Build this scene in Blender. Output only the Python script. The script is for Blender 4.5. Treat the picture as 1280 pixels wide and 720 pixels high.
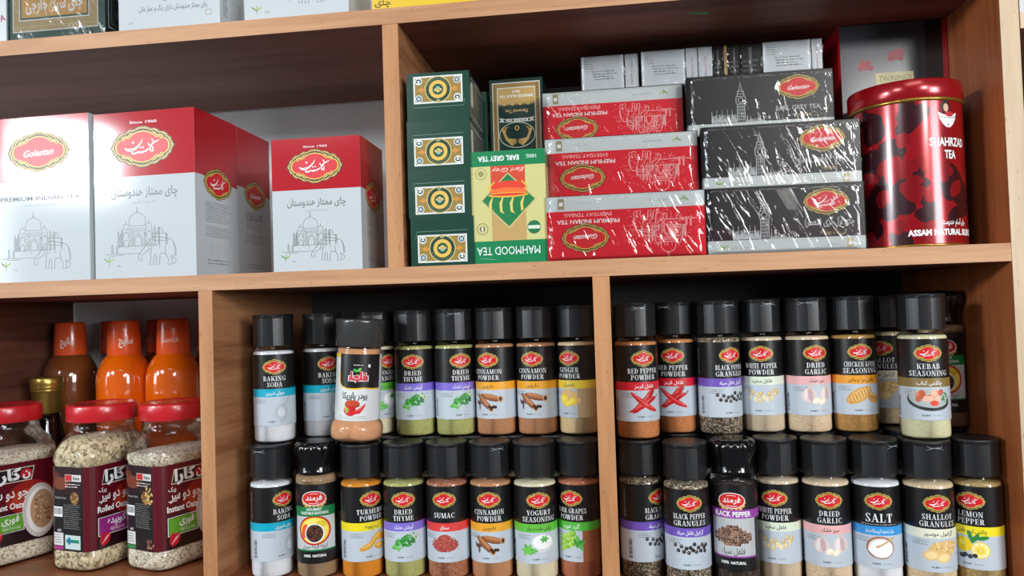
import bpy, bmesh, math, random
from mathutils import Vector, Matrix
PI = math.pi
for o in list(bpy.data.objects): bpy.data.objects.remove(o)
scene = bpy.context.scene
COL = scene.collection

# ------------------------------------------------------------------ camera
cam_d = bpy.data.cameras.new('camera'); cam = bpy.data.objects.new('camera', cam_d); COL.objects.link(cam)
cam_d.sensor_width = 36; cam_d.lens = 36 * 950 / 1280; cam_d.clip_start = .02
R_ = Vector((0.99092272, 0.13069129, -0.03149537)); D_ = Vector((-0.03504800, 0.02497228, -0.99907358)); F_ = Vector((-0.12978370, 0.99110856, 0.02932607))
mw = Matrix((( R_.x, -D_.x, -F_.x, 0.1031), (R_.y, -D_.y, -F_.y, -0.8572), (R_.z, -D_.z, -F_.z, -0.0542), (0, 0, 0, 1)))
cam.matrix_world = mw
scene.camera = cam
# ------------------------------------------------------------------ light, exposure
scene.view_settings.view_transform = 'Standard'; scene.view_settings.look = 'None'
scene.view_settings.gamma = 1; scene.view_settings.exposure = -0.48
scene.view_settings.use_curve_mapping = False
world = bpy.data.worlds.new('world'); scene.world = world; world.use_nodes = True
bg = world.node_tree.nodes['Background']; bg.inputs[0].default_value = (.86, .92, 1, 1); bg.inputs[1].default_value = .20

def area(name, loc, target, sx, sy, power, col):
    l = bpy.data.lights.new(name, 'AREA'); l.shape = 'RECTANGLE'; l.size = sx; l.size_y = sy; l.energy = power; l.color = col
    o = bpy.data.objects.new(name, l); COL.objects.link(o); o.location = loc
    o.rotation_euler = (Vector(target) - Vector(loc)).to_track_quat('-Z', 'Y').to_euler()
    return o
area('shop_window_light', (-2.45, -2.14, .69), (-.5, 0, .1), .30, .28, 60, (.88, .95, 1))
area('left_fill_light', (-3.9, -2.6, .35), (0, 0, 0), 1.1, 1.2, 48, (.90, .96, 1))  # added soft fill from the left, not a window; reaches the back wall
area('right_fill_light', (2.7, -2.6, .45), (0, 0, 0), 1.0, 1.0, 100, (.94, .97, 1))  # added fill for right-facing sides and the back wall, not a window
area('ceiling_light', (1.80, -3.4, .98), (0, 0, .0), .50, .34, 36, (1, .98, .95))
area('far_fill_light', (-2.1, -4.2, 1.62), (0, 0, .0), .90, .46, 58, (.98, .98, 1))  # added frontal fill for the lower jars, kept clear of mirror reflections
area('overhead_light', (.55, -2.4, 1.75), (0, 0, .0), 1.4, .5, 16, (1, .97, .93))
area('ceiling_lamp', (1.22, -1.92, .74), (.3, 0, .1), .36, .20, 6, (1, .98, .95))

# ------------------------------------------------------------------ materials
def lin(c):
    return tuple(((x / 255) / 12.92 if x / 255 <= .04045 else ((x / 255 + .055) / 1.055) ** 2.4) for x in c) + (1,)
MATS = {}
def mat(name, rgb, rough=.5, metal=0, coat=0, spec=.5, var=.06, bump=0, scale=60, cr=.12):
    """plain surface with a faint procedural unevenness"""
    if name in MATS: return MATS[name]
    m = bpy.data.materials.new(name); m.use_nodes = True; nt = m.node_tree; p = nt.nodes['Principled BSDF']
    c = lin(rgb)
    tc = nt.nodes.new('ShaderNodeTexCoord'); no = nt.nodes.new('ShaderNodeTexNoise'); no.inputs['Scale'].default_value = scale
    nt.links.new(tc.outputs['Object'], no.inputs['Vector'])
    mx = nt.nodes.new('ShaderNodeMix'); mx.data_type = 'RGBA'
    mx.inputs[6].default_value = tuple(x * (1 - var) for x in c[:3]) + (1,); mx.inputs[7].default_value = tuple(min(1, x * (1 + var)) for x in c[:3]) + (1,)
    nt.links.new(no.outputs['Fac'], mx.inputs[0]); nt.links.new(mx.outputs[2], p.inputs['Base Color'])
    p.inputs['Roughness'].default_value = rough; p.inputs['Metallic'].default_value = metal
    p.inputs['Coat Weight'].default_value = coat; p.inputs['Coat Roughness'].default_value = cr; p.inputs['Specular IOR Level'].default_value = spec
    if bump:
        b = nt.nodes.new('ShaderNodeBump'); b.inputs['Strength'].default_value = bump; b.inputs['Distance'].default_value = .001
        nt.links.new(no.outputs['Fac'], b.inputs['Height']); nt.links.new(b.outputs[0], p.inputs['Normal'])
    MATS[name] = m; return m
def wood(name, dark, light, axis, rough=.5, gs=1.0, specks=True, coat=0):
    if name in MATS: return MATS[name]
    m = bpy.data.materials.new(name); m.use_nodes = True; nt = m.node_tree; p = nt.nodes['Principled BSDF']; N = nt.nodes.new; L = nt.links.new
    tc = N('ShaderNodeTexCoord'); mp = N('ShaderNodeMapping')
    s = [38 * gs, 38 * gs, 38 * gs]; s[axis] = 2.6 * gs
    mp.inputs['Scale'].default_value = s; L(tc.outputs['Object'], mp.inputs[0])
    n1 = N('ShaderNodeTexNoise'); n1.inputs['Scale'].default_value = 1.0; n1.inputs['Detail'].default_value = 6; n1.inputs['Distortion'].default_value = .8
    L(mp.outputs[0], n1.inputs[0])
    n2 = N('ShaderNodeTexNoise'); n2.inputs['Scale'].default_value = 5.5; n2.inputs['Detail'].default_value = 4; L(mp.outputs[0], n2.inputs[0])
    ad = N('ShaderNodeMath'); ad.operation = 'MULTIPLY_ADD'; ad.inputs[1].default_value = .35; L(n2.outputs['Fac'], ad.inputs[0]); L(n1.outputs['Fac'], ad.inputs[2])
    cr = N('ShaderNodeValToRGB'); cr.color_ramp.elements[0].position = .48; cr.color_ramp.elements[0].color = lin(dark)
    cr.color_ramp.elements[1].position = .82; cr.color_ramp.elements[1].color = lin(light); L(ad.outputs[0], cr.inputs[0])
    out = cr.outputs[0]
    if specks:                                    # short dark pores along the grain and small stains
        mp2 = N('ShaderNodeMapping'); s2 = [420, 420, 420]; s2[axis] = 90; mp2.inputs['Scale'].default_value = s2; L(tc.outputs['Object'], mp2.inputs[0])
        n3 = N('ShaderNodeTexNoise'); n3.inputs['Scale'].default_value = 1; n3.inputs['Detail'].default_value = 1; L(mp2.outputs[0], n3.inputs[0])
        c3 = N('ShaderNodeValToRGB'); c3.color_ramp.elements[0].position = .24; c3.color_ramp.elements[0].color = (.62, .52, .44, 1)
        c3.color_ramp.elements[1].position = .31; c3.color_ramp.elements[1].color = (1, 1, 1, 1); L(n3.outputs['Fac'], c3.inputs[0])
        mx = N('ShaderNodeMix'); mx.data_type = 'RGBA'; mx.blend_type = 'MULTIPLY'; mx.inputs[0].default_value = .8
        L(out, mx.inputs[6]); L(c3.outputs[0], mx.inputs[7]); out = mx.outputs[2]
    L(out, p.inputs['Base Color']); p.inputs['Roughness'].default_value = rough; p.inputs['Coat Weight'].default_value = coat; p.inputs['Coat Roughness'].default_value = .25
    b = N('ShaderNodeBump'); b.inputs['Strength'].default_value = .15; b.inputs['Distance'].default_value = .0006; L(ad.outputs[0], b.inputs['Height']); L(b.outputs[0], p.inputs['Normal'])
    MATS[name] = m; return m
def grain(name, c1, c2, scale=900, rough=.85, c3=None):
    """loose spice: voronoi grains"""
    if name in MATS: return MATS[name]
    m = bpy.data.materials.new(name); m.use_nodes = True; nt = m.node_tree; p = nt.nodes['Principled BSDF']; N = nt.nodes.new; L = nt.links.new
    tc = N('ShaderNodeTexCoord'); v = N('ShaderNodeTexVoronoi'); v.inputs['Scale'].default_value = scale; L(tc.outputs['Object'], v.inputs['Vector'])
    cr = N('ShaderNodeValToRGB'); cr.color_ramp.elements[0].color = lin(c1); cr.color_ramp.elements[1].color = lin(c2)
    if c3:
        e = cr.color_ramp.elements.new(.5); e.color = lin(c3)
    sx = N('ShaderNodeSeparateColor'); L(v.outputs['Color'], sx.inputs[0]); L(sx.outputs[0], cr.inputs[0]); L(cr.outputs[0], p.inputs['Base Color'])
    b = N('ShaderNodeBump'); b.inputs['Strength'].default_value = .6; b.inputs['Distance'].default_value = .16 / scale; b.invert = True
    L(v.outputs['Distance'], b.inputs['Height']); L(b.outputs[0], p.inputs['Normal']); p.inputs['Roughness'].default_value = rough
    MATS[name] = m; return m
def clear(name, rough=.06, ior=1.45, tint=(1, 1, 1), crinkle=0, cs=40, gain=1.0):
    """thin clear plastic: see-through with a fresnel shine; crinkle > 0 for shrink film"""
    if name in MATS: return MATS[name]
    m = bpy.data.materials.new(name); m.use_nodes = True; nt = m.node_tree; N = nt.nodes.new; L = nt.links.new
    nt.nodes.remove(nt.nodes['Principled BSDF']); out = nt.nodes['Material Output']
    t = N('ShaderNodeBsdfTransparent'); t.inputs[0].default_value = tuple(tint) + (1,)
    g = N('ShaderNodeBsdfGlossy'); g.inputs['Roughness'].default_value = rough; g.inputs['Color'].default_value = (1, 1, 1, 1)
    f = N('ShaderNodeFresnel'); f.inputs[0].default_value = ior; mx = N('ShaderNodeMixShader')
    ml = N('ShaderNodeMath'); ml.operation = 'MULTIPLY'; ml.use_clamp = True; ml.inputs[1].default_value = gain; L(f.outputs[0], ml.inputs[0])
    L(ml.outputs[0], mx.inputs[0]); L(t.outputs[0], mx.inputs[1]); L(g.outputs[0], mx.inputs[2]); L(mx.outputs[0], out.inputs['Surface'])
    tc = N('ShaderNodeTexCoord')
    if crinkle:
        mp = N('ShaderNodeMapping'); mp.vector_type = 'TEXTURE'; mp.inputs['Rotation'].default_value = (0, math.radians(-28), 0); mp.inputs['Scale'].default_value = (1 / (cs * 5), 1 / cs, 1 / (cs * .9))
        L(tc.outputs['Object'], mp.inputs[0])
        n = N('ShaderNodeTexNoise'); n.inputs['Scale'].default_value = 1; n.inputs['Detail'].default_value = 2; n.inputs['Distortion'].default_value = 1.1
        L(mp.outputs[0], n.inputs[0]); h = n.outputs['Fac']
        b = N('ShaderNodeBump'); b.inputs['Strength'].default_value = crinkle; b.inputs['Distance'].default_value = .009
        L(h, b.inputs['Height']); L(b.outputs[0], g.inputs['Normal'])
    else:
        n = N('ShaderNodeTexNoise'); n.inputs['Scale'].default_value = 45; L(tc.outputs['Object'], n.inputs[0])
        b = N('ShaderNodeBump'); b.inputs['Strength'].default_value = .12; b.inputs['Distance'].default_value = .0015; L(n.outputs['Fac'], b.inputs['Height'])
        L(b.outputs[0], g.inputs['Normal'])
    MATS[name] = m; return m
INK = {}
def ink(rgb, rough=.38, coat=0):
    k = 'ink_%d_%d_%d_%d_%d' % (rgb[0], rgb[1], rgb[2], int(rough * 100), int(coat * 10))
    return mat(k, rgb, rough, coat=coat, var=.02)

# ------------------------------------------------------------------ Persian shaping (presentation forms, visual order)
AR = {'ا': (0xFE8D, 0xFE8E), 'آ': (0xFE81, 0xFE82), 'ب': (0xFE8F, 0xFE90, 0xFE91, 0xFE92), 'پ': (0xFB56, 0xFB57, 0xFB58, 0xFB59), 'ت': (0xFE95, 0xFE96, 0xFE97, 0xFE98),
      'ج': (0xFE9D, 0xFE9E, 0xFE9F, 0xFEA0), 'چ': (0xFB7A, 0xFB7B, 0xFB7C, 0xFB7D), 'ح': (0xFEA1, 0xFEA2, 0xFEA3, 0xFEA4), 'خ': (0xFEA5, 0xFEA6, 0xFEA7, 0xFEA8),
      'د': (0xFEA9, 0xFEAA), 'ر': (0xFEAD, 0xFEAE), 'ز': (0xFEAF, 0xFEB0), 'س': (0xFEB1, 0xFEB2, 0xFEB3, 0xFEB4), 'ش': (0xFEB5, 0xFEB6, 0xFEB7, 0xFEB8),
      'ص': (0xFEB9, 0xFEBA, 0xFEBB, 0xFEBC), 'ط': (0xFEC1, 0xFEC2, 0xFEC3, 0xFEC4), 'ع': (0xFEC9, 0xFECA, 0xFECB, 0xFECC), 'غ': (0xFECD, 0xFECE, 0xFECF, 0xFED0),
      'ف': (0xFED1, 0xFED2, 0xFED3, 0xFED4), 'ق': (0xFED5, 0xFED6, 0xFED7, 0xFED8), 'ک': (0xFB8E, 0xFB8F, 0xFB90, 0xFB91), 'گ': (0xFB92, 0xFB93, 0xFB94, 0xFB95),
      'ل': (0xFEDD, 0xFEDE, 0xFEDF, 0xFEE0), 'م': (0xFEE1, 0xFEE2, 0xFEE3, 0xFEE4), 'ن': (0xFEE5, 0xFEE6, 0xFEE7, 0xFEE8), 'ه': (0xFEE9, 0xFEEA, 0xFEEB, 0xFEEC),
      'و': (0xFEED, 0xFEEE), 'ی': (0xFBFC, 0xFBFD, 0xFBFE, 0xFBFF)}
def persian(t):
    out = []
    for i, ch in enumerate(t):
        if ch not in AR: out.append({'(': ')', ')': '('}.get(ch, ch)); continue
        prev = i > 0 and t[i - 1] in AR and len(AR[t[i - 1]]) == 4
        nxt = len(AR[ch]) == 4 and i + 1 < len(t) and t[i + 1] in AR
        out.append(chr(AR[ch][(3 if nxt else 1) if prev else (2 if nxt else 0)]))
    return ''.join(reversed(out))
TXT = {}
def text_tris(body, bold=0, shear=0):
    k = (body, bold, shear)
    if k in TXT: return TXT[k]
    c = bpy.data.curves.new('lettering', 'FONT'); c.body = body; c.resolution_u = 2; c.offset = bold; c.shear = shear
    o = bpy.data.objects.new('lettering', c); COL.objects.link(o)
    m = o.evaluated_get(bpy.context.evaluated_depsgraph_get()).to_mesh(); m.calc_loop_triangles()
    vs = [(v.co.x, v.co.y) for v in m.vertices]; tr = [tuple(t.vertices) for t in m.loop_triangles]
    bpy.data.objects.remove(o); bpy.data.curves.remove(c)
    if vs:
        x0 = min(v[0] for v in vs); x1 = max(v[0] for v in vs); y0 = min(v[1] for v in vs); y1 = max(v[1] for v in vs)
    else: x0 = y0 = 0; x1 = y1 = 1
    TXT[k] = (vs, tr, x0, x1, y0, y1); return TXT[k]

# ------------------------------------------------------------------ high-contrast serif capitals drawn as shapes
def _st(x, w=.16): return [[(x, 0), (x + w, 0), (x + w, 1), (x, 1)], [(x - .08, 0), (x + w + .08, 0), (x + w + .08, .05), (x - .08, .05)], [(x - .08, .95), (x + w + .08, .95), (x + w + .08, 1), (x - .08, 1)]]
def _r(a, b, c, d): return [(a, b), (c, b), (c, d), (a, d)]
def _cr(cx, cy, rx, ry, a0, a1, W=.16, t=.05, n=12):
    P = []
    for i in range(n):
        q = []
        for k in (i, i + 1):
            a = math.radians(a0 + (a1 - a0) * k / n); w = t + (W - t) * abs(math.cos(a)) ** 1.6
            q.append(((cx + rx * math.cos(a), cy + ry * math.sin(a)), (cx + (rx - w) * math.cos(a), cy + (ry - t) * math.sin(a))))
        P.append([q[0][0], q[1][0], q[1][1], q[0][1]])
    return P
def _ln(x0, y0, x1, y1, w): return [(x0 - w / 2, y0), (x0 + w / 2, y0), (x1 + w / 2, y1), (x1 - w / 2, y1)]
def _sf(x, y, w=.3): return _r(x - w / 2, y, x + w / 2, y + .05)
GL = {'A': (.78, [_ln(.1, 0, .38, 1, .06), _ln(.62, 0, .36, 1, .16), _r(.18, .3, .55, .35), _sf(.1, 0), _sf(.64, 0, .34)]),
      'B': (.74, _st(.1) + _cr(.3, .74, .3, .26, -90, 90) + _cr(.3, .26, .36, .26, -90, 90)),
      'C': (.74, _cr(.42, .5, .37, .5, 50, 310) + [_r(.64, .66, .69, 1), _r(.62, .03, .68, .3)]),
      'D': (.8, _st(.1) + _cr(.3, .5, .42, .5, -90, 90)),
      'E': (.7, _st(.1) + [_r(.3, .95, .6, 1), _r(.3, 0, .62, .05), _r(.3, .48, .5, .53), _r(.56, .72, .61, 1), _r(.58, 0, .63, .3), _r(.46, .38, .51, .64)]),
      'F': (.66, _st(.1) + [_r(.3, .95, .6, 1), _r(.3, .48, .5, .53), _r(.56, .72, .61, 1), _r(.46, .38, .51, .64)]),
      'G': (.8, _cr(.42, .5, .37, .5, 50, 310) + [_r(.64, .66, .69, 1), _r(.54, .05, .72, .42), _sf(.63, .4, .32)]),
      'H': (.88, _st(.1) + _st(.56) + [_r(.3, .48, .56, .53)]), 'I': (.42, _st(.11)),
      'K': (.84, _st(.1) + [_ln(.3, .4, .66, 1, .06), _ln(.66, 0, .42, .58, .2), _sf(.66, .95, .26), _sf(.68, 0, .32)]),
      'L': (.66, _st(.1) + [_r(.3, 0, .6, .05), _r(.56, 0, .61, .33)]),
      'M': (1.02, [_ln(.14, 0, .14, 1, .06), _ln(.2, 1, .46, 0, .15), _ln(.46, 0, .76, 1, .06), _r(.74, 0, .9, 1), _sf(.14, 0, .26), _sf(.82, 0, .34), _sf(.16, .95, .28), _sf(.84, .95, .3)]),
      'N': (.86, [_r(.1, 0, .16, 1), _ln(.16, 1, .64, 0, .15), _r(.64, 0, .7, 1), _sf(.13, 0, .28), _sf(.12, .95, .3), _sf(.67, .95, .28)]),
      'O': (.82, _cr(.41, .5, .37, .5, 0, 360, n=20)), 'P': (.7, _st(.1) + _cr(.3, .72, .34, .28, -90, 90)),
      'R': (.8, _st(.1) + _cr(.3, .74, .32, .26, -90, 90) + [_ln(.62, 0, .42, .5, .18), _sf(.66, 0, .26)]),
      'S': (.62, _cr(.31, .74, .24, .26, 30, 200, .17) + _cr(.31, .26, .26, .26, -160, 20, .17) + [_ln(.46, .3, .16, .72, .16), _r(.5, .7, .55, 1), _r(.06, 0, .11, .32)]),
      'T': (.7, [_r(.25, 0, .45, 1), _r(.04, .95, .66, 1), _r(.04, .7, .09, 1), _r(.61, .7, .66, 1), _sf(.35, 0, .36)]),
      'U': (.84, [_r(.12, .3, .32, 1), _r(.66, .3, .72, 1), _sf(.22, .95, .36), _sf(.69, .95, .26)] + _cr(.42, .32, .3, .32, 180, 360, .18)),
      'W': (1.1, [_ln(.34, 0, .14, 1, .19), _ln(.34, 0, .56, 1, .06), _ln(.74, 0, .54, 1, .19), _ln(.76, 0, .98, 1, .06), _sf(.14, .95, .32), _sf(.56, .95, .3), _sf(.98, .95, .22)]),
      'Y': (.76, [_ln(.4, .45, .15, 1, .19), _ln(.42, .45, .64, 1, .06), _r(.3, 0, .5, .46), _sf(.14, .95, .3), _sf(.64, .95, .24), _sf(.4, 0, .34)]),
      '&': (.86, _cr(.36, .76, .2, .24, 0, 360, .12) + _cr(.34, .27, .3, .27, 0, 360, .17) + [_ln(.72, 0, .3, .6, .14)]), ' ': (.34, [])}

# ------------------------------------------------------------------ flat print
class Sheet:
    """flat artwork in metres: u to the right, v up; each piece has a print layer"""
    def __init__(s): s.t = []
    def tri(s, vs, tris, m, L):
        for t in tris: s.t.append(([vs[i] for i in t], m, L))
    def poly(s, pts, m, L): s.t.append((list(pts), m, L))             # convex
    def rect(s, a, b, c, d, m, L): s.poly([(a, b), (c, b), (c, d), (a, d)], m, L)
    def fan(s, c, pts, m, L):
        for i in range(len(pts)): s.t.append(([c, pts[i], pts[(i + 1) % len(pts)]], m, L))
    def ell(s, cx, cy, rx, ry, m, L, n=18, rot=0):
        ca, sa = math.cos(rot), math.sin(rot)
        s.poly([(cx + rx * math.cos(a) * ca - ry * math.sin(a) * sa, cy + rx * math.cos(a) * sa + ry * math.sin(a) * ca) for a in [2 * PI * i / n for i in range(n)]], m, L)
    def line(s, pts, w, m, L, close=False):
        n = len(pts); k = n if close else n - 1
        ws = w if isinstance(w, (list, tuple)) else [w] * n
        nr = []
        for i in range(n):
            a = pts[(i - 1) % n] if (i > 0 or close) else pts[i]; b = pts[(i + 1) % n] if (i < n - 1 or close) else pts[i]
            dx, dy = b[0] - a[0], b[1] - a[1]; l = math.hypot(dx, dy) or 1; nr.append((-dy / l, dx / l))
        for i in range(k):
            j = (i + 1) % n
            s.poly([(pts[i][0] + nr[i][0] * ws[i] / 2, pts[i][1] + nr[i][1] * ws[i] / 2), (pts[i][0] - nr[i][0] * ws[i] / 2, pts[i][1] - nr[i][1] * ws[i] / 2),
                    (pts[j][0] - nr[j][0] * ws[j] / 2, pts[j][1] - nr[j][1] * ws[j] / 2), (pts[j][0] + nr[j][0] * ws[j] / 2, pts[j][1] + nr[j][1] * ws[j] / 2)], m, L)
    def frame(s, a, b, c, d, w, m, L):
        s.rect(a, b, c, b + w, m, L); s.rect(a, d - w, c, d, m, L); s.rect(a, b + w, a + w, d - w, m, L); s.rect(c - w, b + w, c, d - w, m, L)
    def text(s, body, cx, cy, h, m, L, bold=0, w=None, rot=0, shear=0, al='c', cap=.714):
        vs, tr, x0, x1, y0, y1 = text_tris(body, bold, shear); k = h / cap
        kx = (w / (x1 - x0)) if w else k
        ox = {'c': (x0 + x1) / 2, 'l': x0, 'r': x1}[al]; ca, sa = math.cos(rot), math.sin(rot)
        P = [((x - ox) * kx, (y - cap / 2) * k) for x, y in vs]
        s.tri([(cx + x * ca - y * sa, cy + x * sa + y * ca) for x, y in P], tr, m, L)
    def fa(s, body, cx, cy, h, m, L, bold=0, w=None, rot=0, al='c'): s.text(persian(body), cx, cy, h, m, L, bold, w, rot, 0, al, cap=.5)
    def serif(s, body, cx, cy, h, m, L, track=0.02, sx=.86):
        W = sum(GL[c][0] + track for c in body) * h * sx; x = cx - W / 2
        for c in body:
            for p in GL[c][1]: s.poly([(x + a * h * sx, cy - h / 2 + b * h) for a, b in p], m, L)
            x += (GL[c][0] + track) * h * sx
    def micro(s, a, b, c, d, rows, m, L, seed=1, al='l'):
        r = random.Random(seed); rh = (d - b) / rows
        for i in range(rows):
            y = d - rh * (i + .7); x = a + (r.random() * .12 * (c - a) if al == 'c' else 0); e = c - (r.random() * .22 * (c - a))
            while x < e:
                w = rh * r.uniform(.5, 1.9); s.rect(x, y, min(x + w, e), y + rh * r.uniform(.22, .42), m, L); x += w + rh * .3
    def sub(s, o, cx, cy, k=1, rot=0, dL=0, kx=None):
        ca, sa = math.cos(rot), math.sin(rot); kx = kx or k
        for P, m, L in o.t: s.t.append(([(cx + x * kx * ca - y * k * sa, cy + x * kx * sa + y * k * ca) for x, y in P], m, L + dL))
    def flip(s, W, H):
        o = Sheet(); o.t = [([(W - x, H - y) for x, y in P], m, L) for P, m, L in s.t]; return o
    def clipu(s, lo, hi):
        o = Sheet()
        for P, m, L in s.t:
            for Q in split_u(P, [lo, hi]):
                c = sum(q[0] for q in Q) / len(Q)
                if lo <= c <= hi: o.t.append((Q, m, L))
        s.t = o.t
def split_u(P, cuts):
    out = [P]
    for c in cuts:
        nx = []
        for Q in out:
            mn = min(q[0] for q in Q); mxx = max(q[0] for q in Q)
            if mn >= c - 1e-9 or mxx <= c + 1e-9: nx.append(Q); continue
            a, b = [], []
            for i in range(len(Q)):
                p, q = Q[i], Q[(i + 1) % len(Q)]
                (a if p[0] <= c else b).append(p)
                if (p[0] < c) != (q[0] < c) and p[0] != c and q[0] != c:
                    t = (c - p[0]) / (q[0] - p[0]); r = (c, p[1] + t * (q[1] - p[1])); a.append(r); b.append(r)
                elif p[0] == c: b.append(p)
            if len(a) > 2: nx.append(a)
            if len(b) > 2: nx.append(b)
        out = nx
    return out
EPS = .00004
def ccw(P):
    a = sum(P[i - 1][0] * P[i][1] - P[i][0] * P[i - 1][1] for i in range(len(P)))
    return P if a > 0 else list(reversed(P))
class MB:
    def __init__(s): s.v = []; s.f = []; s.mi = []; s.m = []; s.sm = []
    def mid(s, m):
        if m not in s.m: s.m.append(m)
        return s.m.index(m)
    def face(s, P, m, smooth=False):
        n = len(s.v); s.v += [tuple(p) for p in P]; s.f.append(tuple(range(n, n + len(P)))); s.mi.append(s.mid(m)); s.sm.append(smooth)
    def add(s, V, F, m, smooth=False):
        n = len(s.v); s.v += [tuple(p) for p in V]; k = s.mid(m)
        for f in F: s.f.append(tuple(n + i for i in f)); s.mi.append(k); s.sm.append(smooth)
    def box(s, a, b, m, skip=()):
        x0, y0, z0 = a; x1, y1, z1 = b
        V = [(x0, y0, z0), (x1, y0, z0), (x1, y1, z0), (x0, y1, z0), (x0, y0, z1), (x1, y0, z1), (x1, y1, z1), (x0, y1, z1)]
        s.add(V, [(0, 3, 2, 1), (4, 5, 6, 7), (0, 1, 5, 4), (1, 2, 6, 5), (2, 3, 7, 6), (3, 0, 4, 7)], m)
    def flat(s, sh, fn):
        for P, m, L in sh.t: s.face([fn(u, v, L * EPS) for u, v in ccw(P)], m)
    def wrap(s, sh, path, step, n):
        """path(k) -> (x, y, nx, ny) at u = k*step; sheet wraps on the facets"""
        cache = {}
        def pt(k):
            if k not in cache: cache[k] = path(k)
            return cache[k]
        for P, m, L in sh.t:
            P = ccw(P); mn = min(p[0] for p in P); mxx = max(p[0] for p in P)
            cuts = [k * step for k in range(math.floor(mn / step) + 1, math.ceil(mxx / step))]
            for Q in split_u(P, cuts):
                c = sum(q[0] for q in Q) / len(Q); k = math.floor(c / step); a = pt(k); b = pt(k + 1); out = []
                for u, v in Q:
                    t = min(1, max(0, u / step - k)); x, y, nx, ny = [a[i] + (b[i] - a[i]) * t for i in range(4)]
                    out.append((x + nx * L * EPS, y + ny * L * EPS, v))
                s.face(out, m, True)
    def lathe(s, prof, m, n=32, cx=0, cy=0, z0=0, capb=True, capt=True, smooth=True, rfn=None):
        V = []; F = []
        for r, z in prof:
            for i in range(n):
                a = 2 * PI * i / n; rr = r if rfn is None else rfn(r, z, a); V.append((cx + rr * math.sin(a), cy - rr * math.cos(a), z0 + z))
        for j in range(len(prof) - 1):
            for i in range(n):
                k = (i + 1) % n; F.append((j * n + i, j * n + k, (j + 1) * n + k, (j + 1) * n + i))
        if capb: F.append(tuple(reversed(range(n))))
        if capt: F.append(tuple(range((len(prof) - 1) * n, len(prof) * n)))
        s.add(V, F, m, smooth)
    def mesh(s, name, normals=None):
        me = bpy.data.meshes.new(name); me.from_pydata(s.v, [], s.f)
        for m in s.m: me.materials.append(m)
        me.polygons.foreach_set('material_index', s.mi); me.polygons.foreach_set('use_smooth', s.sm)
        me.update()
        if normals: me.normals_split_custom_set_from_vertices([normals(v) for v in s.v])
        return me
def link(name, me, parent=None, loc=(0, 0, 0), rz=0):
    o = bpy.data.objects.new(name, me); COL.objects.link(o); o.location = loc; o.rotation_euler = (0, 0, rz)
    if parent: o.parent = parent
    return o
def tag(o, label=None, cat=None, group=None, kind=None):
    if label: o['label'] = label
    if cat: o['category'] = cat
    if group: o['group'] = group
    if kind: o['kind'] = kind
    return o
def edge_angle(o, ang=35):
    me = o.data; me.update()
def bevel(o, w, seg=2):
    b = o.modifiers.new('rounded_edges', 'BEVEL'); b.width = w; b.segments = seg; b.limit_method = 'ANGLE'; b.angle_limit = math.radians(35); return b
def radial(v):
    l = math.hypot(v[0], v[1]) or 1; return (v[0] / l, v[1] / l, 0)

# ------------------------------------------------------------------ setting and shelf
T = .019; D = .305; ZT = .286; ZB = -.368
XL = -.788; XU = -.1535; XA = -.3903; XB = .0822; XR = .5201; W2 = .019
face_w = wood('shelf_laminate', (118, 66, 38), (158, 95, 58), 0, .42, coat=.15)
face_wv = wood('divider_laminate', (142, 90, 56), (184, 130, 90), 1, .42, coat=.15)
edge_h = wood('shelf_edge', (174, 124, 86), (200, 152, 112), 0, .55, 1.3)
edge_v = wood('divider_edge', (168, 114, 72), (194, 140, 94), 2, .55, 1.3)
edge_r = wood('side_edge', (192, 166, 134), (212, 188, 156), 2, .55, 1.1)
side_f = wood('side_laminate', (142, 76, 40), (170, 98, 56), 2, .42, 1.2, coat=.15)
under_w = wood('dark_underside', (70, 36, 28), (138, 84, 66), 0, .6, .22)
wall_m = mat('pale_plaster', (226, 228, 230), .85, bump=.15, scale=25)
dark_m = mat('dark_grey_panel', (74, 72, 72), .7, scale=12)
w = MB(); w.box((-1.15, D + .012, -1.0), (1.05, D + .05, .9), wall_m)
tag(link('wall_back', w.mesh('wall_back')), kind='structure')
unit = bpy.data.objects.new('shelf_unit', None); COL.objects.link(unit); unit.location = (0, 0, ZB - T)
tag(unit, 'brown wooden shelf unit with pale edges holding all the tea boxes and spice jars', 'shelf')
def board(name, a, b, mface, medge, edge_axis, label=None, top=None):
    mb = MB(); mb.box((a[0], a[1] + .0009, a[2] + T - ZB), (b[0], b[1], b[2] + T - ZB), mface)
    if top is not None:                       # the underside has a darker colour than the top
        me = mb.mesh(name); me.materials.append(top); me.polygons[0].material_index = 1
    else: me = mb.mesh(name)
    o = link(name, me, unit); 
    e = MB(); e.box((a[0], a[1], a[2] + T - ZB), (b[0], a[1] + .0009, b[2] + T - ZB), medge); eo = link('edge_band', e.mesh('edge_band'), o); tag(eo, 'pale wood edge strip')
    return o
X0 = -1.02
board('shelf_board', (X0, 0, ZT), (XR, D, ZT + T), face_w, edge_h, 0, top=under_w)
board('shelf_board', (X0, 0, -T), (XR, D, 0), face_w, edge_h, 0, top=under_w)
board('shelf_board', (X0, 0, ZB - T), (XR, D, ZB), face_w, edge_h, 0)
board('divider', (XU, .0006, 0), (XU + W2, D, ZT), face_wv, edge_v, 2)
board('divider', (XA, .0006, ZB), (XA + W2 * .93, D, -T), face_wv, edge_v, 2)
board('divider', (XB, .0006, ZB), (XB + W2, D, -T), face_wv, edge_v, 2)
board('divider', (XL - W2, .0006, ZB), (XL, D, -T), wood('shaded_divider_laminate', (84, 48, 36), (120, 74, 54), 1, .5), edge_v, 2)  # shade on the leftmost divider is put into a darker laminate colour
board('side_panel', (XR, -.0006, ZB - .25), (XR + .0185, D, ZT + .3), side_f, edge_r, 2)
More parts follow.
